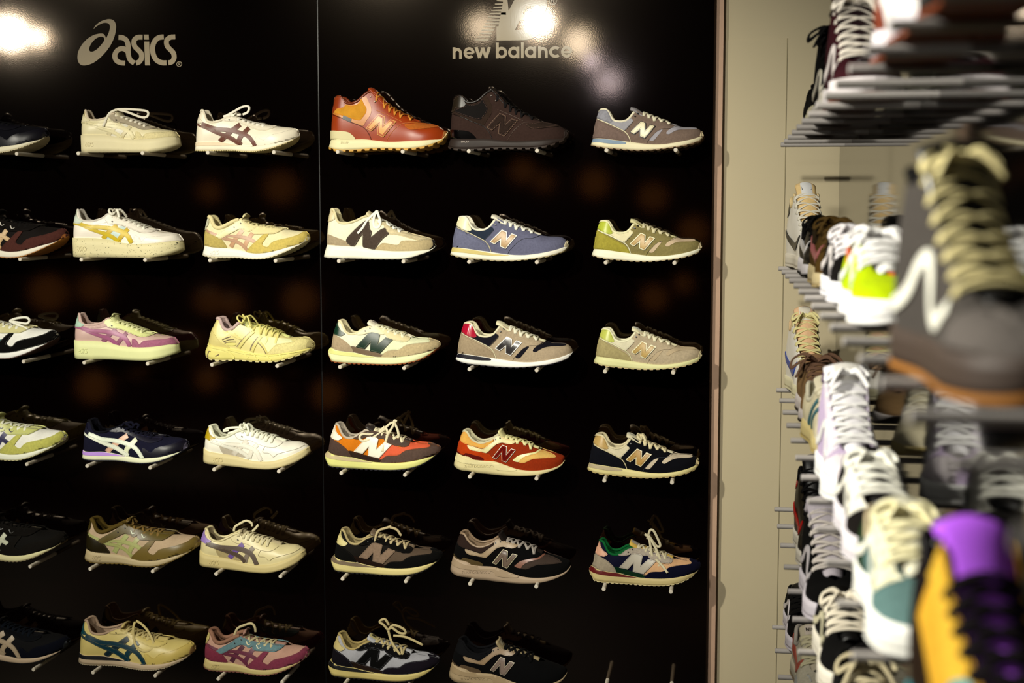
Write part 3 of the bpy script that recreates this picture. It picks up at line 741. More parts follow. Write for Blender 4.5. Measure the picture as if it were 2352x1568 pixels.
TBLZ = dict(up=1, thr=1.4, x=(0, 1000), b=(0, 0, 1, 0), c=300, v=680, tg=(235, 680), th=18, gx=.002, side=(1, 1, 1), lip=.004, lw=.0048, lt=.0017,
 T='28 520 60 560 100 550 160 500 230 500 300 590 345 545 395 470 450 400 520 335 600 280 680 240 760 210 840 192 910 165 960 130 990 92',
 B='8 92 200 90 500 90 800 92 992 90', ST='0 108 200 102 500 100 800 102 1000 106', S='5 12 100 2 500 0 900 4 995 24',
 eyes='320 530 355 478 395 430 440 382 490 338 545 298 605 262',
 panels=[
 ('p','heel_tab','K',1,'30 515 25 420 100 400 180 440 160 500 100 545 60 552'),
 ('p','heel_panel','H',0,'22 330 15 200 12 98 240 95 290 130 200 230 100 310'),
 ('p','eyestay','E',1,'250 500 300 585 345 540 395 465 450 395 520 330 600 275 680 236 700 170 600 200 500 260 400 340 330 430'),
 ('p','toe_panel','M',1,'700 95 690 160 760 180 850 160 930 150 965 128 990 95 900 92'),
 ('p','side_logo','x1',2,SW),
 ('s','side_stripe','z1',2,'430 310 360 190 320 100',46), ('s','side_stripe','z1',2,'520 270 450 170 410 100',46), ('s','side_stripe','z1',2,'600 235 540 160 500 100',46),
 ('t','sole_line','sl','5 72 200 68 500 66 800 68 985 72',2.6)])
TRUN = dict(up=1, x=(0, 1000), b=(0, 0, 1, 0), c=330, v=690, tg=(270, 420), th=14, teeth=(16, 12), gx=.003, side=(.96, 1.0, .98), lip=.005, lw=.0048, lt=.0017,
 T='30 330 55 350 95 345 140 290 200 262 270 275 340 352 420 345 520 300 620 252 700 222 780 205 860 190 920 165 970 125 992 90',
 B='20 125 150 120 350 105 500 95 700 92 850 95 992 85', S='0 40 60 8 300 0 600 0 850 10 950 35 1000 75',
 eyes='355 318 425 310 495 280 565 245 635 212',
 panels=[
 ('p','heel_panel','H',0,'25 300 15 200 18 128 200 118 300 115 250 190 150 240 70 300'),
 ('p','eyestay','E',1,'300 300 340 345 420 340 520 296 620 248 700 218 680 160 580 190 460 230 360 250'),
 ('p','toe_panel','M',1,'560 98 620 150 700 165 780 140 900 155 960 130 990 92 850 95 700 92'),
 ('p','side_logo','x1',2,SW),
 ('s','side_stripe','z2',2,'470 290 380 200 300 110',34), ('s','side_stripe','z2',2,'560 250 480 180 420 105',34)])
THIK = dict(up=1, thr=1.4, x=(0, 1000), b=(0, 0, 1, 0), c=300, v=690, tg=(215, 640), tw=.031, th=30, teeth=(12, 26), gx=.004, side=(.97, 1.0, .98), lip=.006, lw=.0062, lt=.0028,
 T='25 530 60 570 110 560 170 520 240 520 300 600 350 555 400 480 455 410 525 345 605 290 690 248 770 222 850 205 920 172 965 135 992 95',
 B='12 135 200 130 500 112 800 110 992 95', S='0 30 60 5 300 0 600 0 850 8 950 30 1000 70',
 eyes='378 462 412 422 450 384 500 345 560 305 625 268',
 panels=[
 ('p','heel_panel','H',0,'22 430 12 250 14 140 230 130 300 160 230 300 120 400'),
 ('p','eyestay','E',1,'230 505 300 595 350 548 400 474 455 404 525 338 605 283 690 240 720 160 620 180 500 230 400 310 330 420 280 470'),
 ('p','toe_panel','M',1,'680 112 700 180 780 200 870 185 940 150 990 98 850 108'),
 ('p','side_band','x1',2,'420 110 470 250 560 300 640 240 700 150 760 110'), ('p','cuff_panel','C',0,'25 520 20 300 140 320 200 420 250 520 160 525 70 560')])
# ------------------------------------------------------------------ the back-wall shoes
ROWZ = {1: .1415, 2: -.1405, 3: -.418, 4: -.700, 5: -.985, 6: -1.276}
PR = .0053
def C(s): return dict((a.split('=')[0], a.split('=')[1].replace(':', ' ')) for a in s.split())
CR = 'e6dcb4'   # cream rubber
SHOES = [
 # row, heel px, toe px, base y, pattern, short name, detail, colours, near lace loops (photo px), bow
 (1,-140,112,345,TTIG,'dark navy runner','cut by the frame edge, top row','body=12111b:s lin=0d0c12:m mid=e8e0c4:r out=c9bd98:r lace=0d0c14:c E=16141f:l M=1a1824:l tg=0d0c12',[],0),
 (1,190,415,348,TPLT,'all-cream platform sneaker','with a taupe eyestay and loose lace bow','body=dcd2aa:l lin=c8b8a0:m mid=d9cea6:r lace=dfd8c4:c E=a39781:s C=dcd2aa:l K=d8cda8:l M=d4c797:s x1=dbd0a2:l x2=dbd0a2:l x3=cfc39a:l x4=cfc39a:l F=cfcab8:l st=8f8570 sl=a89c7c gv=5a5138 tg=cfc4a4',['262 250 248 258 242 272 238 290','262 250 290 250 330 254 332 266 318 268 285 256 262 250'],.0),
 (1,450,688,348,TTIG,'white leather runner','with brown crossing side stripes','body=ece3cc:l lin=e6dcc4:m mid=efe6cc:r out=cfc08c:r lace=eee8d8:c E=eae1ca:l M=ebe2cb:l K=e9e0ca:l x1=6e3520:l x2=6e3520:l x3=6e3520:l x4=6e3520:l tg=ece4cf wd=e2cfae:r',['548 262 520 264 508 266','508 268 530 256 552 244 566 244 564 256 552 262'],0),
 (1,757,1030,349,T574,'rust leather mid-top sneaker','with mustard felt collar and tan laces','body=96360c:l lin=7a3010:l mid=e4dcae:r out=c99a45:r lace=d08a35:c P=c07a30:l C=c98d2c:f K=8c3410:l P2=6e2408:l st=c8752f hcup=d9cfa0:r n0=cc9240:l n1=a04a18:l n2=d09848:l V=a85a20:s lb=0c0b0a:l tb=b07038:r hx=cfc494:r ex=d6cc9e:r eye=b9a98a tg=a03c14:l',['990 270 1000 300']*0,0),
 (1,1030,1307,349,T574,'dark brown mid-top sneaker','with black fleck laces and shiny heel cup','body=43302a:s lin=241a15:l mid=3a2d27:r out=44352c:r lace=1d1a1c:c P=3d2d24:s C=1c1614:m K=33291c:l P2=251a16:l st=5a463a hcup=0a0809:g n0=6a5446:s n1=2b201b:s n2=3a2b24:s V=3a2c24:s tb=3b2f2a:r ex=8d8178:r eye=6b625a tg=2c221d:l',[],0),
 (1,1357,1616,346,T373,'grey-brown suede sneaker','with pale blue heel wedge and cream N','body=756358:s lin=e2dac0:m mid=e6dcb8:r out=9b8266:r lace=ddd6ba:c C=9c9aa0:m H=75625a:s K=8d8c94:s W=9f9ba2:m P=e6dcb8:l n0=3c3026:l n1=e6ddb6:l hb=7f93a8:r tb=c4b491:r tg=8f8b8d:m st=4a3d33',[],.0),
 (2,-95,158,597,TLYT,'brown and black suede runner','with tan stripes and gum outsole, second row','body=1d1613:m lin=15100e:m mid=e9e2cf:r out=a9702c:r lace=15110f:c H=3a211c:s K=15100e:l E=17120f:s M=5a322b:s x1=c9a878:l x2=c9a878:l x3=c9a878:l x4=c9a878:l lo=bdb6ac:l tb=a5642a:r tg=15110f',[],0),
 (2,172,424,597,TPLT,'white platform sneaker','with yellow crossing stripes and speckled sole','body=ece4d6:l lin=cfc8bc:m mid=d9cfa2:r lace=e6e2d2:c E=ebe3d4:l C=ebe3d5:l K=c9d3c4:l M=ebe3d5:l x1=cbb00c:l x2=cbb00c:l x3=c9a90f:l x4=c9a90f:l F=b9cdc8:l st=a9a090 sl=8e8468 gv=4a4332 tg=e6decb spk=1',[],.7),
 (2,468,712,597,TLYT,'beige suede runner','with rose side stripes and a bright white sole','body=e0d6ac:m lin=dccf9c:m mid=eeeadc:r out=cfc6a4:r lace=ded29b:c H=b5a25c:s K=c4c3ab:l E=ddd09a:l M=c6b15e:s x1=b98f70:l x2=b98f70:l x3=c0946f:l x4=c0946f:l tb=ddd6bd:r tg=dfd6a4',[],0),
 (2,745,1003,597,T327,'cream runner','with big brown suede N and studded black outsole','body=ece5c8:m lin=d9cfa4:m mid=f3f0da:r out=2a231c:r lace=f0efe2:c H=a8977a:s M=bcaa80:s E=d6c79e:s K=d9cba2:l n1=51443b:s tg=dfd3aa',['862 484 842 506 832 524 822 536','862 484 856 500 858 520 868 522 872 510 866 494 862 484'],0),
 (2,1035,1307,598,T373,'slate blue suede sneaker','with tan and white N and white laces','body=62637a:s lin=e9e3cd:m mid=efead6:r out=9d9068:r lace=efecdd:c C=2f3a4e:m H=6a6c84:s K=e6dfb6:l P=c9bf9e:l n0=f2eedd:l n1=b08c58:l wd=cdbb73:r tb=cbbf9e:r tg=e8e2cc:l st=343a4a',[],0),
 (2,1359,1612,598,T373,'olive suede sneaker','with lime heel tab and tan N, second row','body=82774a:s lin=e9e3b8:m mid=f1eed4:r out=a5926b:r lace=d9cfa8:c C=e6ddb4:m H=a3983c:s K=b5bf3c:l W=c9b294:m P=f1eecf:l n0=efeccb:l n1=bd9a58:l tb=cfc09a:r tg=d9d2a0:m st=4c4420',[],0),
 (3,-115,137,847,TLYT,'white and black runner','with teal stripes, cut by the frame edge','body=efeee6:m lin=d8d0a8:m mid=f4f3ec:r out=5a3c34:r lace=f0efdf:c H=0c0a0a:s K=d8cfa2:l E=d6cf96:l M=0d0a08:s x1=04877f:l x2=04877f:l x3=04877f:l x4=04877f:l tb=14100e:r tg=d8cf9c',['14 738 30 732 52 730 60 736 54 744 36 742 14 738','14 738 40 748 62 756'],0),
 (3,176,414,847,TPLT,'pink and mauve platform sneaker','with cream sole and mint heel tab','body=c9a9a0:l lin=c8aca2:m mid=dcdfa4:r lace=dfe0a8:c E=dadf98:l C=c9aba4:s K=a5c4b0:l M=a0627c:s x1=a0577f:l x2=a0577f:l x3=8f5570:l x4=8f5570:l st=7a4a5c sl=b0ae70 gv=4f4a2c tg=dadda0',[],.0),
 (3,475,723,847,TSON,'pale yellow trail runner','with overlaid webbing and lugged sole','body=d8cd88:l lin=bfa6a0:m mid=d9cf78:r out=cdc38c:r lace=d9d07e:c H=cfc27c:l K=b9ad77:l x1=d8cc7c:l x2=7b6a58:l W=dfe0ac:m M=d3c88a:s sb=ded57c:r tg=dde08e',[],.9),
 (3,755,1012,847,T237,'cream and tan runner','with dark green N and gum outsole','body=e6e4c8:m lin=dcd2a8:m mid=dfe2ae:r out=8a4718:r lace=e9e6c4:c H=a89578:s K=10402c:l E=dccfa0:l V=dde0b8:m M=b7a57e:s S=74604c:l n1=0e3a24:l wd=d8d888:r tt=f0eee0 tg=ece6cc:l lab=e6dfc8:l labt=141430:NB',[],0),
 (3,1047,1317,849,T373,'tan suede sneaker','with navy mesh, red heel tab and outlined N','body=a8967c:s lin=ddd6b4:m mid=f1efe6:r out=231c30:r lace=e9e4cc:c C=1b1826:m H=9f8d72:s K=b01432:g W=191726:m P=d8d0ae:l n0=e8e6e2:l n1=3d3a3c:g hb=17142a:r tg=e4deb8:l st=6d5d48',[],0),
 (3,1364,1612,849,T373,'sand suede sneaker','with lime heel tab and mustard N','body=b0a085:s lin=eae6c4:m mid=dcdaa0:r out=c3ae83:r lace=e6e0c0:c C=d9d2b4:m H=a79a6c:s K=bfc559:l W=b8a586:m P=e0deb4:l n0=e9e8c4:l n1=b7964e:l tb=ccc09a:r tg=e2dcb6:l lab=dfe0d0:l labt=103828:NB st=7f705a',[],0),
 (4,-97,156,1083,TLYT,'yellow-green and white runner','with indigo stripes, cut by the frame edge','body=f0efe6:m lin=d9d69c:m mid=eef0dc:r out=bfb98a:r lace=f0f0dc:c H=c9c87a:s K=d6d48e:l E=c9cc7c:l M=c1bf62:s x1=241e66:l x2=241e66:l x3=2a2470:l x4=2a2470:l lo=232062:l tb=9c8c70:r tg=d0d28c',[],0),
 (4,193,434,1083,TTIG,'navy suede runner','with white and peach stripes over a lilac wedge','body=20203a:s lin=0e0e1c:m mid=e6e8c6:r out=1d1c38:r lace=14142c:c E=1d1a30:l M=17142a:l K=1a1938:l x1=ecf0dc:l x2=e8f0dc:l x3=dcae92:l x4=e2e6c4:l wd=b88ee0:r tb=4c475c:r tg=16162e',['296 985 288 978 282 974 296 972 300 980','296 985 304 976 312 978 308 986'],0),
 (4,470,714,1083,TJAP,'white court sneaker','with gold heel tab and cream cupsole','body=eae6d6:l lin=dcdcc2:m mid=d0c290:r lace=e9e9d4:c K=b59a1c:g x1=e3e0d0:l x2=e8e4d4:l x3=d5cdbd:l x4=e2ddcc:l F=b8ae9a:m st=a8a090 sl=6e6444 gv=3a3420 mk=1 tg=e6e8d0',['560 985 545 988 530 994 518 998','560 985 540 984 518 986 508 992 520 990'],.6),
 (4,748,1013,1083,T237,'grey and orange runner','with white N and untied-looking lace loops','body=c8700c:m lin=b8ac9a:m mid=d6d582:r out=17142a:r lace=dcd2b0:c H=55423a:s K=e6dfcb:l E=56473f:s V=d05a3a:m M=5b483f:s S=3d2d26:s n1=e9e4d0:l wd=bfae86:r tt=26285c tg=3f3632:l',['880 982 868 992 852 998 832 997 826 1004 832 1012 846 1010 864 1000 882 986','882 984 894 974 902 974 894 990 888 1004 898 1010 912 1006 910 990 904 976 902 968 908 970','882 984 888 996 886 1012 880 1036'],0),
 (4,1043,1298,1085,T997,'rust suede sneaker','with peach panels, fuzzy heel and chunky cream sole','body=8c2c0c:s lin=c9c2a0:m mid=d3c794:r lace=e2dca0:c v1=dcd898:l v2=d8b060:m C=d6a24c:m H=b03a0c:f E=dcd69c:l hc=6e1008:l n0=ece6d0:l n1=6e0c08:s sb=dacf9c:r tg=dcd49a:l',[],0),
 (4,1349,1606,1085,T373,'black-navy suede sneaker','with cream collar and mustard N','body=0e0f18:s lin=d6caa4:m mid=d8cc8e:r out=b5a06c:r lace=dccfa6:c C=d3c8a8:m H=12141f:s K=bb9a5a:l W=c6b79e:m P=cfc39a:l n0=ddd2aa:l n1=b08840:l hb=b3a483:r tb=c7b689:r tg=d8d0b0:l lab=d6d2bd:l labt=103828:NB st=3a4255',[],.5),
 (5,-97,156,1312,TLYT,'black suede runner','with pale stripes, cut by the frame edge','body=15120e:m lin=100d0a:m mid=dcd6a4:r out=8c8060:r lace=16120e:c H=15110d:s K=100d0a:l E=17130f:s M=1e1a15:s x1=c9cdb4:l x2=c9cdb4:l x3=c9cdb4:l x4=c9cdb4:l lo=2e2a24:l tb=221d18:r tg=15110d',[],0),
 (5,199,462,1313,TLYT,'olive leather runner','with green stripes and beige mesh','body=b39c80:m lin=5a4818:m mid=b3a27c:r out=6e5a24:r lace=7b6234:c H=2e260a:l K=4a3f12:l E=5d4f1f:l M=6a5824:l x1=9fa262:l x2=a2a566:l x3=a2a868:l x4=9fa262:l lo=c4ccb0:l tb=8c7440:r tg=5d4c1f',[],.4),
 (5,461,704,1318,TJAP,'cream court sneaker','with lilac heel tab and grey stripes','body=d0c494:l lin=8f8062:m mid=c2b27c:r lace=d2c8a2:c K=8f74b8:l x1=57483f:l x2=5e5148:l x3=6a4f96:l x4=7d7163:l F=a8986c:m st=8f8260 sl=5a4e30 gv=2f2814 mk=1 tg=b3a684 lip=d0c494',['532 1224 534 1214 545 1206 560 1199 572 1204 574 1212','574 1224 584 1214 588 1208'],0),
 (5,762,1017,1318,T237,'black and taupe runner','with grey-brown N and a lace end hanging down','body=1c1712:m lin=a8986c:m mid=cdbf80:r out=0d0a0c:r lace=b5a57e:c H=0b0908:s K=cfc284:l E=0a0807:s V=5a4a3c:m M=0a0908:s S=2a160c:l n1=7f6a58:s wd=6e5e4a:r tt=1a1612 tg=6a5a48:l',['895 1212 882 1216 866 1222 860 1240 856 1270 852 1312','892 1214 908 1220 918 1234'],0),
 (5,1035,1312,1322,T997,'black and grey sneaker','with corduroy collar and silver outlined N','body=060505:s lin=8f7860:l mid=a59078:r lace=9c948c:c v1=7f5444:l v2=4a3c34:m C=38261f:m H=050404:s E=a08a6c:l hc=5a4a2c:l n0=cfc8a4:g n1=6a5a4e:g sb=9f8a70:r tg=2a1f1a:m',[],0),
 (5,1353,1609,1325,T237,'navy, peach and green runner','with white N and red heel wedge','body=0a0c34:m lin=05602c:m mid=bfae78:r out=c6b88a:r lace=c9c0a0:c H=988c78:s K=cf9c80:l E=a3988a:s V=cba076:m M=0a0c2c:s S=04381a:l n1=b0a898:l wd=6e0404:r tt=241a20 tg=c9a850:m lab=a39a90:l',['1486 1242 1492 1222 1500 1222 1508 1236 1516 1256 1508 1258 1498 1246 1490 1234','1480 1230 1490 1240 1496 1270 1504 1298 1514 1298 1518 1290 1508 1266 1494 1242','1506 1284 1522 1298 1534 1312'],0),
 (6,-92,161,1545,TTIG,'midnight blue runner','with pale crossing stripes, bottom row','body=141416:m lin=0a0a0e:m mid=bfa88c:r out=0c0c10:r lace=0c1624:c E=101218:s M=0c1020:s x1=b09c80:l x2=b09c80:l x3=b09c80:l x4=b09c80:l tb=16202e:r tg=0c0e18',[],0),
 (6,185,449,1548,TTIG,'pale yellow runner','with teal stripes and hanging lace loop','body=c9b770:l lin=a88f78:m mid=b9a488:r out=a3967c:r lace=c6b57c:c E=c8b56c:l M=c4ae5e:l K=084c58:l x1=093f50:l x2=093f50:l x3=08303f:l x4=09404f:l wd=0a0d16:r tb=8a6c40:r tg=c4b070',['304 1432 302 1444 306 1468 316 1484 334 1492 352 1488 352 1476 336 1452 318 1436 306 1430'],0),
 (6,470,712,1552,TLYT,'rose suede runner','with grey-blue eyestay and cream sole','body=b08a78:m lin=8a6450:m mid=b9a870:r out=7a4c44:r lace=b8ac84:c H=7a2f42:s K=c4b470:l E=5c7a80:s M=7a3448:s x1=6e2c44:l x2=6e2c44:l x3=5e2c40:l x4=6a3048:l lo=c4bc94:l tb=9c8468:r tg=a07a6c',['532 1466 540 1448 556 1440 572 1436 580 1444 582 1456'],0),
 (6,755,1011,1552,T237,'pale blue-grey runner','with black N, beige heel tab and tied bow','body=9a9aa0:m lin=a3905c:m mid=bfae6c:r out=0a0809:r lace=b3a478:c H=15101a:s K=b9a970:l E=0c0a0c:s V=98989e:m M=1b1420:s S=2c1a10:l n1=040404:s wd=0a0808:r tt=141210 tg=a8a8ac:m lab=b8ab74:l labt=100e0c:NB',['888 1452 878 1440 868 1432 880 1426 890 1440','888 1452 900 1440 922 1448 928 1458 914 1458 896 1446 888 1452','888 1452 896 1476 912 1496 930 1518 924 1514 908 1494','900 1464 930 1468 968 1486'],0),
 (6,1032,1303,1556,T997,'all-black sneaker','with silver N, beige eyestay and tongue tag','body=050507:s lin=07070e:m mid=a08c6c:r lace=08080a:c C=06060c:m H=050507:s E=8f785c:l hc=5e4c38:l n0=b5aa94:l n1=7a6a60:g sb=998464:r tg=9c8c6a:l lab=b0a488:l labt=100e14:NB_7H',[],0),
]
def back_peg(x, z, label):
    v, f = [], []; n = 16
    for (y, r) in ((Y_PANEL, PR), (Y_TIP+.0012, PR), (Y_TIP, PR-.0011)):
        for k in range(n): v.append((r*math.cos(k*6.2832/n), y-Y_PANEL, r*math.sin(k*6.2832/n)))
    for i in range(2):
        for k in range(n): f.append((i*n+k, i*n+(k+1) % n, (i+1)*n+(k+1) % n, (i+1)*n+k))
    f.append(tuple(2*n+k for k in range(n)))
    o = mesh_obj('display_peg', v, f, mat('cfc6b6 r'), smooth=False, loc=(x, Y_PANEL, z))
    return tag(o, label, 'peg', 'white pegs in the black back wall')
COLX = [(-2.052, -1.876), (-1.7015, -1.522), (-1.342, -1.1625), (-.9915, -.8195), (-.647, -.4715), (-.2955, -.1225)]
ORD = ['top', 'second', 'third', 'fourth', 'fifth', 'bottom']
def build_back():
    for n, (row, hx, tx, yb, T, short, det, cols, loops, bow) in enumerate(SHOES):
        c = C(cols); Z = EYE+ROWZ[row]+PR
        a = at(hx, yb, Y_SHOE); b = at(tx, yb, Y_SHOE); L = b.x-a.x
        r = thing('sneaker', short+' '+det, 'sneaker', (a.x, Y_SHOE, Z), group='sneakers on the black back wall')
        s = Shoe(dict(T, zs=T['zs']+.045) if row < 3 and T in (TLYT, TTIG) else T, L, r, c)
        lp = []
        for st in loops:
            q = [at(x, y, Y_SHOE-.035) for x, y in P(st)]
            lp.append([(p.x-a.x, p.z-Z) for p in q])
        s.build(lp, bow)
        if 'spk' in c:
            po = []
            for _ in range(130):
                x = random.uniform(.004, L-.006); zt = interp(s.st, x); zb = interp(s.sol, x)
                z = zb+.002+(zt-zb-.004)*random.random(); q = random.uniform(.0005, .0011)
                po.append([(x-q, z-q*.6), (x+q, z-q*.5), (x+q*.7, z+q*.7), (x-q*.6, z+q*.6)])
            s.panel('speckles', '3a4436 r', po, .0006, True, step=.01)
        col = min(range(6), key=lambda k: abs(sum(COLX[k])/2-(a.x+b.x)/2))
        if col: back_peg(COLX[col][0], EYE+ROWZ[row], 'white peg under the heel of the '+short)
        back_peg(COLX[col][1], EYE+ROWZ[row], 'white peg under the toe of the '+short)
    for k in (0, 1): back_peg(COLX[5][k], EYE+ROWZ[6], ('left', 'right')[k]+' one of the two bare pegs in the bottom row')
# ------------------------------------------------------------------ the side-rack shoes (toes towards the room)
SROW = {1: .1525, 2: -.1526, 3: -.457, 4: -.760, 5: -1.065}
SIDE = [
 # row, centre y, length, pattern, short, detail, colours, bow, width
 (1,3.11,.28,TVLO,'black low sneaker','with a cream toe in the top side row','body=0c0a0a:s lin=0a0808:m mid=d9d2b0:r out=6a2f12:r lace=0c0a0a:c tg=0c0a0a M=d0c8a6:l',0,1),
 (1,2.72,.29,TVHI,'black canvas high-top','with white side stripe and black lace loop','body=0b090a:s lin=0a0808:m mid=ded8cc:r out=6a2f12:r lace=0b090a:c x1=e9e2cf:l tg=0b090a M=dcd6ca:l',1.3,1),
 (1,2.34,.30,TVHI,'burgundy suede high-top','with thick white laces, top side row','body=43101c:s lin=1a0c14:m mid=ddd4d6:r out=7a3414:r lace=e2d9cc:c x1=e8dfdc:l tg=2a0e18 E=43101c:s',.85,1.06),
 (1,1.55,.30,TRUN,'white leather sneaker','with blurred laces and rust outsole overhead','body=dcd6d4:l lin=16110f:m mid=ddd6dc:r out=8a3c14:r lace=ddd4c0:c tg=d8d2cf H=7a3018:l',1.0,1.05),
 (1,1.16,.30,TRUN,'black sneaker','with rust outsole, overhead at the frame corner','body=0c0908:l lin=0a0808:m mid=0e0b0a:r out=8a3c10:r lace=120e0c:c tg=0c0a09',0,1.05),
 (2,3.50,.30,TBLZ,'white high-top','with a padded tan tongue and black flick mark','body=e9e4da:l lin=e0c896:m mid=e0d8c8:r lace=ded8c8:c x1=100e10:l tg=dfc088:m lab=dcdcdc:l labt=101014:NIKE K=0f0d0e:l',0,1),
 (2,3.11,.30,TRUN,'black low sneaker','with a white midsole wedge beside the cream wall','body=120d0b:l lin=0b0908:m mid=e6e0e4:r out=0a0808:r lace=0b0908:c x1=ddd8d8:l tg=0d0b0a',.9,1),
 (2,2.72,.30,TRUN,'olive-brown sneaker','with pink flick mark and cream sole','body=5a4218:s lin=3a2c14:m mid=cdbb8e:r out=bda878:r lace=5a431c:c x1=b06468:l tg=5a431c',.9,1),
 (2,2.33,.30,TVLO,'black suede platform sneaker','with white stripe and heavy white laces','body=120c0a:s lin=0c0909:m mid=eceaee:r lace=dcd6d8:c x1=ece4e2:l tg=dfdce0:l',.85,1.02),
 (2,1.93,.30,TVLO,'neon yellow sneaker','with white stripe and thick white sole','body=a8c000:s lin=c04a10:m mid=f6f4f2:r lace=f2f0ee:c x1=f4f4ee:l tg=f0eeea:l K=b04a10 ',1.0,1.05),
 (2,1.22,.33,TVHI,'large charcoal high-top','with cream laces, white wave stripe and gum sole','body=4c4743:s lin=0b0908:m mid=4a3a30:r lace=cfc28e:c x1=f4f2e4:l tg=0d0b0a:l M=5c5652:s out=9a6428:r',.8,.92),
 (3,3.50,.30,TBLZ,'white leather high-top','with cobalt flick mark and cream laces','body=eae5dc:l lin=dcbf94:m mid=e4dcb8:r lace=dcd298:c x1=0c3ea8:l tg=e0b890:m lab=dfd8c8:l labt=a81414:NIKE',.8,1),
 (3,3.11,.30,TRUN,'tan-brown low sneaker','with knotted brown laces and white sole','body=8a6c48:s lin=6b5238:m mid=dcd2cf:r out=3a2c20:r lace=6e5240:c tg=8a6a4c',1.4,1),
 (3,2.72,.30,TRUN,'ivory sneaker','with two teal side bands and honey sole','body=ddd2b0:l lin=cfc8b0:m mid=cdbb80:r out=c4b070:r lace=e0d8bc:c z2=2e6e7c:l tg=ddd4b8',0,1),
 (3,2.33,.31,TVHI,'lilac and white high-top','with white laces and tongue badge','body=b9a6c4:s lin=5e4868:m mid=f0efec:r lace=eeecea:c x1=efeeea:l tg=e9e6ea:l M=d9cfd4:s E=d8cedc:l lab=d8d4cc:l',.85,1.06),
 (3,1.94,.30,TVLO,'black and white low sneaker','with curled white laces in the third side row','body=1a1410:s lin=0c0a09:m mid=dcd6dc:r lace=f0eee2:c x1=efece0:l tg=1a1614 E=e6e2d4:l',.85,1.04),
 (3,1.57,.31,TVLO,'teal-grey sneaker','with cream stripe, cream eyestay and white toe','body=54706e:s lin=b8a888:m mid=f2f1ea:r lace=ece4b8:c x1=f4f2e2:l tg=dcd8c0:l E=e8e2c0:l H=22401c:s',.85,1.1),
 (3,1.12,.30,THIK,'mustard hiking boot','with purple tongue, teal panel and black laces','body=cc9a2c:s lin=140d14:l mid=0a7c88:r out=b98420:r lace=1a1018:c x1=0a8c98:l tg=b45cf0:m E=d0a434:s M=cc9a30:s H=2e1c10:l C=1c1010:s',0,1.0),
 (4,3.11,.30,TBLZ,'black high-top','with red flick mark and white midsole','body=0b0808:l lin=0c0909:m mid=ddd6c8:r lace=0b0909:c x1=a80c08:l tg=0c0909 K=a00a08:l',0,1),
 (4,2.72,.31,TVHI,'black high-top platform','with white woven stripe and ladder laces','body=0a0808:s lin=b0a8b0:m mid=cfc8d0:r lace=cdc4bc:c x1=d4cdd0:l tg=b4acb4:m',0,1.08),
 (4,2.33,.30,TVLO,'black suede low sneaker','with cream laces and wide white foxing','body=0b0908:s lin=0a0808:m mid=ddd6c6:r lace=dad0bc:c x1=cfc8a8:l tg=0c0a09 M=0c0a09:s',.9,1.06),
 (4,1.95,.30,TRUN,'black mesh sneaker','with cream laces at the lower frame edge','body=0b0908:m lin=0a0808:m mid=6a6a64:r out=2a2622:r lace=b8ac8c:c tg=0c0a09',1.0,1.05),
 (5,3.50,.30,TVLO,'small black slip sneaker','with white flick mark and white sole','body=0a0808:s lin=0a0808:m mid=cdc6cf:r lace=0c0a0a:c x1=cfc8cc:l tg=0c0a0a',0,1),
 (5,3.11,.30,TRUN,'grey and cream sneaker','with coral flick mark, fifth side row','body=b4ad9a:s lin=9c958c:m mid=b5ae9a:r out=8c7a60:r lace=c0b898:c x1=a84a3c:l tg=b8ae98:m lab=c0b4a8:l labt=14100e:NIKE M=a8a8a4:s',0,1),
]
def side_peg(y, z, label):
    v, f = [], []; n = 16; Lp = X_SIDE-X_STIP
    for (x, r) in ((0, PR+.0005), (-Lp+.0012, PR+.0005), (-Lp, PR-.0008)):
        for k in range(n): v.append((x, r*math.cos(k*6.2832/n), r*math.sin(k*6.2832/n)))
    for i in range(2):
        for k in range(n): f.append((i*n+k, i*n+(k+1) % n, (i+1)*n+(k+1) % n, (i+1)*n+k))
    f.append(tuple(2*n+k for k in range(n)))
    o = mesh_obj('display_peg', v, f, mat('a8a29e r'), smooth=False, loc=(X_SIDE, y, z))
    return tag(o, label, 'peg', 'grey pegs of the side rack')
YAW = {'mustard hiking boot': 9, 'large charcoal high-top': 9, 'white high-top': 10, 'white leather high-top': 8, 'ivory sneaker': 8}
DX = {'large charcoal high-top': .003, 'mustard hiking boot': .008}
NTH = ['first', 'second', 'third', 'fourth', 'fifth', 'sixth', 'seventh', 'eighth', 'ninth', 'tenth', 'eleventh', 'twelfth', 'thirteenth', 'fourteenth', 'fifteenth', 'sixteenth', 'seventeenth', 'eighteenth', 'nineteenth', 'twentieth']
def seen(x, y, z):
    p = Vector((x, y, z-EYE)); d = p.dot(FWD); px = CPX+FPX*p.dot(RGT)/d; py = CPY-FPX*p.dot(UPV)/d
    return px < 2420 and -30 < py < 1600
def build_side():
    for row, cy, L, T, short, det, cols, bow, wk in SIDE:
        c = C(cols); c.setdefault('out', '7a3c18 r' if row == 1 or T is not TRUN and row == 2 and 'charcoal' in short else c['mid']); Z = EYE+SROW[row]+PR+.0005
        r = thing('sneaker', short+' '+det, 'sneaker', (.208+DX.get(short, 0)-L/2*math.sin(math.radians(YAW.get(short, 4))), cy+L/2*math.cos(math.radians(YAW.get(short, 4))), Z), -math.pi/2+math.radians(YAW.get(short, 4)), group='sneakers on the side rack')
        s = Shoe(T, L, r, c, wk, .17)
        s.build((), bow)
    for row in SROW:
        for k in range(16):
            y = 3.597-.195*k
            if y > .5 and seen(X_STIP, y, EYE+SROW[row]): side_peg(y, EYE+SROW[row], 'grey peg in the %s side row, %s from the cream wall' % (ORD[row-1], NTH[k]))
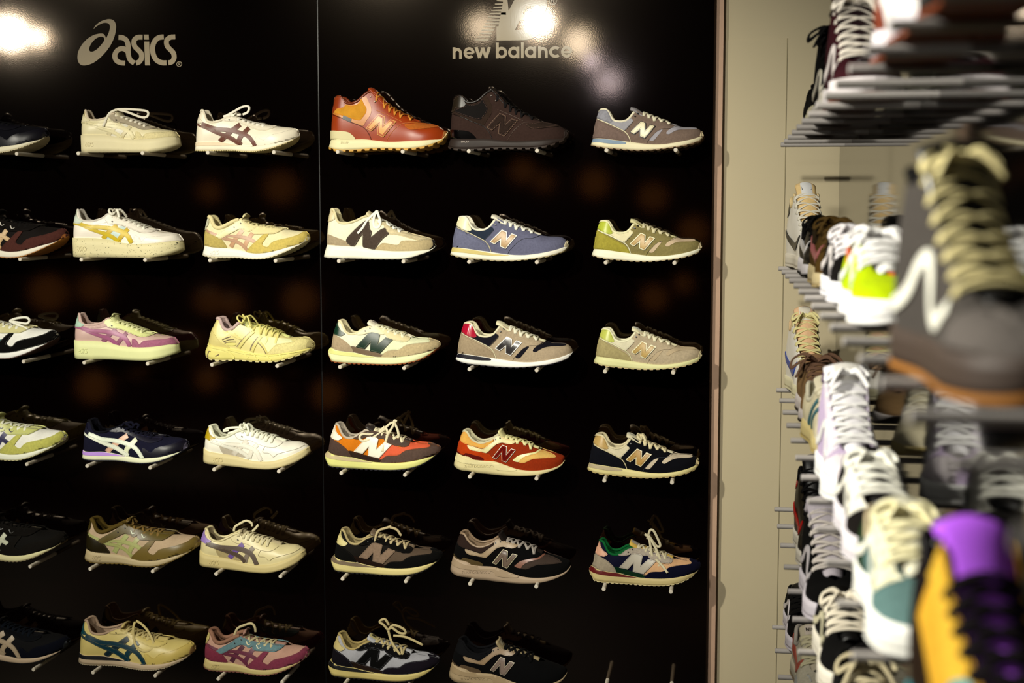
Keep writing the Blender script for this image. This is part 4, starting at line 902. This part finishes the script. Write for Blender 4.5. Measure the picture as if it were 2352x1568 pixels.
# ------------------------------------------------------------------ wall lettering
def flat_sign(name, label, loops_groups, m, off=.0006, depth=.0012):
    """each group is a list of outlines (even-odd) given in photo pixels; they become thin letters on the black wall."""
    g = Geo()
    for gi, grp in enumerate(loops_groups):
        cu = bpy.data.curves.new('tmp', 'CURVE'); cu.dimensions = '2D'; cu.fill_mode = 'BOTH'; cu.extrude = depth/2
        for lp in grp:
            sp = cu.splines.new('POLY'); sp.points.add(len(lp)-1)
            for i, (x, y) in enumerate(lp):
                p = at(x, y, Y_PANEL); sp.points[i].co = (p.x, p.z, 0, 1)
            sp.use_cyclic_u = True
        o = bpy.data.objects.new('tmp', cu); me = bpy.data.meshes.new_from_object(o)
        g.add(([(v.co.x, Y_PANEL-off-depth/2-v.co.z-(gi % 9)*.00006, v.co.y) for v in me.vertices], [tuple(p.vertices) for p in me.polygons]))
        bpy.data.objects.remove(o); bpy.data.curves.remove(cu); bpy.data.meshes.remove(me)
    o = g.obj(name, m, smooth=False)
    return tag(o, label, 'sign')
def build_signs():
    cm = plain('glossy_letters', 'a89a82', .08, .6, (360, .16, .0001))
    k = 740/2352.
    sc = lambda pl: [(x*k, y*k) for x, y in pl]
    sw = catmull(P('683 214 700 186 735 158 775 143 805 140 832 150 848 180 849 215 838 265 815 320 780 372 735 420 690 455 645 474 608 478 585 468 570 440 568 405 578 365 605 320 645 280 690 255 735 245 760 250 773 270'), 4)
    sw += catmull(P('775 283 792 250 803 212 803 185 792 171 770 167 745 172 715 188 683 214'), 4)[:-1]
    hole = catmull(P('764 284 755 271 735 268 705 280 678 305 658 338 652 362 662 377 685 375 715 355 745 322 762 298'), 4, True)
    grp = [[sc(sw), sc(hole)]]+[[sc(p)] for p in A_SICS]
    grp += [[[(x*k, y*k) for x, y in p]] for p in [stroke(arc(1310, 468, 18, 0, 182), 4), stroke(arc(1310, 468, 18, 180, 362), 4), stroke(P('1303 478 1303 458 1313 458 1317 463 1313 468 1304 468'), 4), stroke(P('1310 468 1318 478'), 4)]]
    flat_sign('wall_logo', 'beige swirl mark with lettering high on the left black panel', grp, cm)
    k2 = 680/2352.
    s2 = lambda pl: [(960+x*k2, y*k2) for x, y in pl]
    grp = []
    B = P('625 322 640 322 850 320 900 312')+catmull(P('900 312 950 280 978 235 980 195 958 158 925 142'), 4)+catmull(P('925 142 985 122 1015 85 1028 40 1022 0 1000 -30 960 -48'), 4)+P('880 -55 795 -55 722 86 706 -55 690 -55 680 60 660 150 640 210 625 212')
    grp.append([s2(B), s2(P('835 108 862 52 905 48 925 56 922 78 905 104')), s2(P('770 240 808 166 850 163 862 176 850 215 820 238'))])
    tips = [(640, -20), (626, 6), (612, 33), (600, 59), (583, 84), (570, 109), (558, 135), (546, 161), (535, 187), (520, 213), (505, 240), (490, 266), (474, 292), (457, 318)]
    for x, y in tips:
        if y < 200: grp.append([s2([(x, y-4), (700, y-10), (700, y+10), (x, y+4)])])
        else:
            gx = 622-(y-205)*.5; grp.append([s2([(x, y-4), (gx, y-7), (gx-4, y+7), (x, y+4)])])
    grp.append([s2(P('690 -55 706 -55 722 86 735 60 735 215 640 215'))])
    R = [stroke(arc(1073, 8, 29, 0, 182), 6), stroke(arc(1073, 8, 29, 180, 362), 6), stroke(P('1062 22 1062 -8 1078 -8 1085 0 1078 8 1063 8'), 6), stroke(P('1073 8 1086 22'), 6)]
    flat_sign('wall_logo', 'beige speed-line monogram above the right black panel, cut by frame', grp+[[s2(p)] for p in R], cm)
    # the word below it: x height 93 crop pixels, baseline 468 -> 458
    G = []
    xs = {0: (277, 73), 1: (363, 88), 2: (453, 118), 4: (620, 90), 5: (717, 90), 6: (820, 20), 7: (850, 90), 8: (955, 76), 9: (1042, 86), 10: (1137, 90)}
    nat = {'n': .84, 'e': 1, 'w': 1.2, 'b': 1, 'a': 1, 'l': .24, 'c': .84}
    for i, ch in enumerate('new balance'):
        if ch == ' ': continue
        x0, w = xs[i]; kx = w/nat[ch]; base = 468-10*(x0-277)/900.
        for p in glyph(ch, .25)[0]: G.append([s2([(x0+a*kx, base-b*92) for a, b in p])])
    flat_sign('wall_lettering', 'beige two-word lettering under the speed-line monogram', G, cm)

# ------------------------------------------------------------------ the room
def plain(name, col, rough, spec=.3, bump=None, mott=None):
    m = bpy.data.materials.new(name); m.use_nodes = True; nt = m.node_tree; b = nt.nodes['Principled BSDF']
    c = lin(col); b.inputs['Base Color'].default_value = c+[1]; b.inputs['Roughness'].default_value = rough; b.inputs['Specular IOR Level'].default_value = spec
    tc = nt.nodes.new('ShaderNodeTexCoord')
    if bump:
        n = nt.nodes.new('ShaderNodeTexNoise'); n.inputs['Scale'].default_value = bump[0]; n.inputs['Detail'].default_value = 3
        nt.links.new(tc.outputs['Object'], n.inputs['Vector'])
        bp = nt.nodes.new('ShaderNodeBump'); bp.inputs['Strength'].default_value = bump[1]; bp.inputs['Distance'].default_value = bump[2]
        nt.links.new(n.outputs[0], bp.inputs['Height']); nt.links.new(bp.outputs[0], b.inputs['Normal'])
    if mott:
        n = nt.nodes.new('ShaderNodeTexNoise'); n.inputs['Scale'].default_value = mott[0]; n.inputs['Detail'].default_value = 5
        nt.links.new(tc.outputs['Object'], n.inputs['Vector'])
        mx = nt.nodes.new('ShaderNodeMix'); mx.data_type = 'RGBA'
        mx.inputs[6].default_value = [x*(1-mott[1]) for x in c]+[1]; mx.inputs[7].default_value = [min(1, x*(1+mott[1])) for x in c]+[1]
        nt.links.new(n.outputs[0], mx.inputs[0]); nt.links.new(mx.outputs[2], b.inputs['Base Color'])
    return m
def emis(name, col, st):
    m = bpy.data.materials.new(name); m.use_nodes = True; b = m.node_tree.nodes['Principled BSDF']
    b.inputs['Base Color'].default_value = (0, 0, 0, 1); b.inputs['Emission Color'].default_value = lin(col)+[1]; b.inputs['Emission Strength'].default_value = st
    return m
def build_room():
    black = plain('black_lacquer', '030101', .06, .6, (360, .16, .00010)); black.node_tree.nodes['Principled BSDF'].inputs['IOR'].default_value = 1.85
    black.node_tree.nodes['Principled BSDF'].inputs['Specular Tint'].default_value = (1, .80, .62, 1)
    side_black = plain('black_lacquer_side', '020202', .05, .5, (330, .08, .0002))
    cream = plain('cream_paint', 'c2b596', .75, .3, (60, .15, .001), (3, .03))
    TOP = 3.1
    def panel(name, x0, x1, y0, y1, z0, z1, m, label):
        v, f = box(x0, x1, y0, y1, z0, z1); o = mesh_obj(name, v, f, m, smooth=False); return tag(o, label, 'wall panel')
    panel('wall_panel', -4.4, -1.0858, Y_PANEL, Y_PANEL+.04, .1, TOP, black, 'glossy black panel left of the vertical seam')
    panel('wall_panel', -1.0822, -.0325, Y_PANEL, Y_PANEL+.04, .1, TOP, black, 'glossy black panel between the seam and the cream wall')
    panel('side_panel', X_SIDE, X_SIDE+.03, .25, 3.743, .1, TOP, side_black, 'glossy dark side panel behind the rack of facing shoes')
    v, f = box(-1.0858, -1.0822, Y_PANEL+.003, Y_PANEL+.02, .1, TOP); tag(mesh_obj('joint_strip', v, f, mat('050608 l'), smooth=False), 'thin metal strip in the seam of the black wall', 'strip')
    structure('wall_back', *box(-7.0, .42, 3.80, 3.90, 0, TOP), cream)
    structure('wall_right', *box(X_SIDE+.032, X_SIDE+.13, -9, 3.80, 0, TOP), plain('wall_brown', '5a4a3c', .9))
    structure('trim_1', *box(-.06, .1535, 3.7985, 3.8005, 0, EYE+.4310), cream)
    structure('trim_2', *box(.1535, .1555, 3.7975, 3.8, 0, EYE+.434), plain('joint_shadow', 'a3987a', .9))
    structure('trim_3', *box(-.0325, -.0085, 3.775, 3.80, 0, TOP), plain('brown_edge', 'bd9c84', .7, .3, None, (40, .1)))  # raised brown strip along the right edge of the black panel
    structure('floor', *box(-7.0, .42, -9, 3.9, -.05, 0), plain('floor_wood', '2a1c12', .45, .4, None, (2.5, .2)))
    structure('ceiling', *box(-7.0, .42, -9, 3.9, TOP, TOP+.05), plain('ceiling_dark', '1c1815', .9))
    structure('wall_left', *box(-7.1, -7.0, -9, 3.9, 0, TOP), plain('wall_dark', '1a1410', .9))
    structure('wall_front', *box(-7.1, .42, -9.1, -9, 0, TOP), plain('wall_dark2', '1a1410', .9))

# ------------------------------------------------------------------ light
def spot(loc, target, watts, ang, col, rad=.05, blend=.7, label=None):
    l = bpy.data.lights.new('spot', 'SPOT'); l.energy = watts; l.spot_size = math.radians(ang); l.spot_blend = blend
    l.color = col; l.shadow_soft_size = rad
    o = bpy.data.objects.new('spot_light', l); COL.objects.link(o); o.location = loc
    d = (Vector(target)-Vector(loc)).normalized(); o.rotation_euler = d.to_track_quat('-Z', 'Y').to_euler()
    # the fixture that carries it
    root = bpy.data.objects.new('track_spotlight', None); COL.objects.link(root); root.location = loc
    tag(root, label, 'spotlight', 'ceiling spotlights facing the wall')
    q = d.to_track_quat('-Z', 'Y')
    V, F = [], []; n = 20
    prof = [(rad*1.02, .004), (rad*1.25, .004), (rad*1.25, -.01), (rad*1.25, .10), (rad*.9, .14), (.0005, .145)]
    prof = [(rad*1.04, -.012), (rad*1.28, -.012), (rad*1.28, .10), (rad*.9, .14), (.0005, .145)]
    for r, h in prof:
        for k in range(n): V.append(q @ Vector((r*math.cos(k*6.2832/n), r*math.sin(k*6.2832/n), h+rad+.005)))
    for i in range(len(prof)-1):
        for k in range(n): F.append((i*n+k, i*n+(k+1) % n, (i+1)*n+(k+1) % n, (i+1)*n+k))
    mesh_obj('lamp_housing', V, F, mat('0c0c0c l'), root)
    p = q @ Vector((0, 0, rad+.06)); h = 3.1-loc[2]-p.z
    V, F = sweep([p, p+Vector((0, 0, h))], .008, .008, ups=[(1, 0, 0)]*2, ns=10)
    mesh_obj('stem', V, F, mat('0c0c0c l'), root)
    return o
def mirror_at(px, py, z):
    """where a lamp hangs at height z if the black wall mirrors it at that place of the photograph."""
    d = at(px, py, 1.0); s = (z-EYE)/(d.z-EYE); return Vector((d.x*s, 2*Y_PANEL-s, z))
def build_light():
    W = (1.0, .955, .81); N = (1.0, .965, .85)
    spot((-1.65, .65, 2.92), (-.80, 3.7, 1.22), 400, 48, W, .035, 1.0, 'black spotlight over the middle of the back wall')
    spot((-.80, .60, 2.92), (-.20, 3.7, 1.2), 240, 46, N, .10, 1.0, 'black spotlight nearest the side rack')
    spot((-3.1, .65, 2.92), (-1.95, 3.7, 1.05), 360, 44, W, .035, 1.0, 'black spotlight over the left part of the wall')
    spot((-2.45, 1.3, 2.9), (.22, 1.65, 1.20), 820, 46, N, .07, .9, 'black spotlight aimed at the side rack')
    for i, (px, py, w, r, c) in enumerate([(22, 76, 32, .10, N), (88, 86, 6, .05, N), (1236, 50, 27, .065, N), (1328, 98, 5, .10, W), (1106, 62, 3, .09, W), (1398, 188, 4, .12, (.8, .78, 1)), (1360, 140, 2.2, .06, (.8, .78, 1))]):
        p = mirror_at(px, py, 2.85)
        spot(p, (p.x*.45-.5, 3.7, 1.3), w, 60, c, r, .5, 'black spotlight on the ceiling behind the viewer, mirrored in the wall, %s' % NTH[i])
    spot((-4.2, -2.6, 2.95), (-3.5, -1.9, .55), 160, 50, W, .05, .6, 'black spotlight added over the unseen bench behind the viewer')  # unseen lamp added so the bench shows up in the black wall
    glow = emis('added_globe_glow', 'c88440', .33)  # unseen globes added to put amber blobs into the wall's reflection
    for i, (px, py, dep, r) in enumerate([(1365, 420, 9, .09), (1200, 392, 9.5, .08), (1250, 418, 10.5, .07), (1500, 452, 9.5, .09), (1592, 532, 9, .09), (1502, 684, 8.5, .075), (1570, 650, 9.5, .06), (602, 905, 8.6, .085), (480, 690, 9.2, .09), (690, 690, 9, .11), (535, 700, 9.6, .08), (480, 440, 9, .07), (112, 672, 9, .12), (214, 664, 9.6, .10), (645, 430, 10.5, .12), (215, 888, 8.4, .10), (150, 1155, 8, .07), (272, 1118, 8, .10), (752, 905, 8.6, .09), (478, 872, 8.6, .07)]):
        p = at(px, py, dep); p = Vector((p.x, 2*Y_PANEL-dep, p.z))
        root = thing('globe_lamp', 'dim globe lamp added behind the viewer for its reflection in the wall, %s' % NTH[i], 'lamp', p, group='added globe lamps behind the viewer')
        V, F = [], []
        for a in range(9):
            for b in range(16):
                t = math.pi*a/8; V.append((r*math.sin(t)*math.cos(b*.3927), r*math.sin(t)*math.sin(b*.3927), r*math.cos(t)))
        for a in range(8):
            for b in range(16): F.append((a*16+b, a*16+(b+1) % 16, (a+1)*16+(b+1) % 16, (a+1)*16+b))
        mesh_obj('globe', V, F, glow, root)
        mesh_obj('cord', *sweep([(0, 0, r*.98), (0, 0, 3.1-p.z)], .003, .003, ups=[(1, 0, 0)]*2), mat('0c0c0c c'), root)
    wood = plain('bench_wood', '8a5a2c', .5, .3, None, (6, .25))  # unseen bench and boxes added for warm brown patches mirrored in the wall
    root = thing('bench', 'low wooden bench added behind the viewer for its reflection, carrying two boxes', 'bench', (-3.5, -1.9, 0))
    mesh_obj('seat', *box(-.6, .6, -.2, .2, .40, .45), wood, root, False)
    for sx in (-.52, .52): mesh_obj('leg', *box(sx-.04, sx+.04, -.18, .18, 0, .40), wood, root, False)
    for k, (x, w, c) in enumerate([(-3.75, .17, 'b98a4c'), (-3.25, .2, 'a5743c')]):
        b = mesh_obj('cardboard_box', *box(-w, w, -.15, .15, 0, .24), plain('cardboard_%d' % k, c, .8), None, False, (x, -1.9, .45))
        tag(b, ('wider', 'narrower')[k == 0]+' plain cardboard box added on the unseen wooden bench', 'box', 'boxes on the added bench')
    w = bpy.data.worlds.new('world'); SC.world = w; w.use_nodes = True
    w.node_tree.nodes['Background'].inputs[0].default_value = (.9, .75, .55, 1); w.node_tree.nodes['Background'].inputs[1].default_value = .01

def build_camera():
    cd = bpy.data.cameras.new('camera'); cd.sensor_width = 36; cd.lens = 36*FPX/2352; cd.clip_start = .02
    o = bpy.data.objects.new('camera', cd); COL.objects.link(o); o.location = (0, 0, EYE)
    o.rotation_euler = (math.pi/2-PHI, 0, PSI)
    cd.dof.use_dof = True; cd.dof.focus_distance = 3.66; cd.dof.aperture_fstop = 3.0
    SC.camera = o
    SC.view_settings.view_transform = 'Standard'; SC.view_settings.look = 'None'; SC.view_settings.exposure = 0; SC.view_settings.gamma = 1
    SC.view_settings.use_curve_mapping = False
build_room(); build_back(); build_side(); build_signs(); build_light(); build_camera()
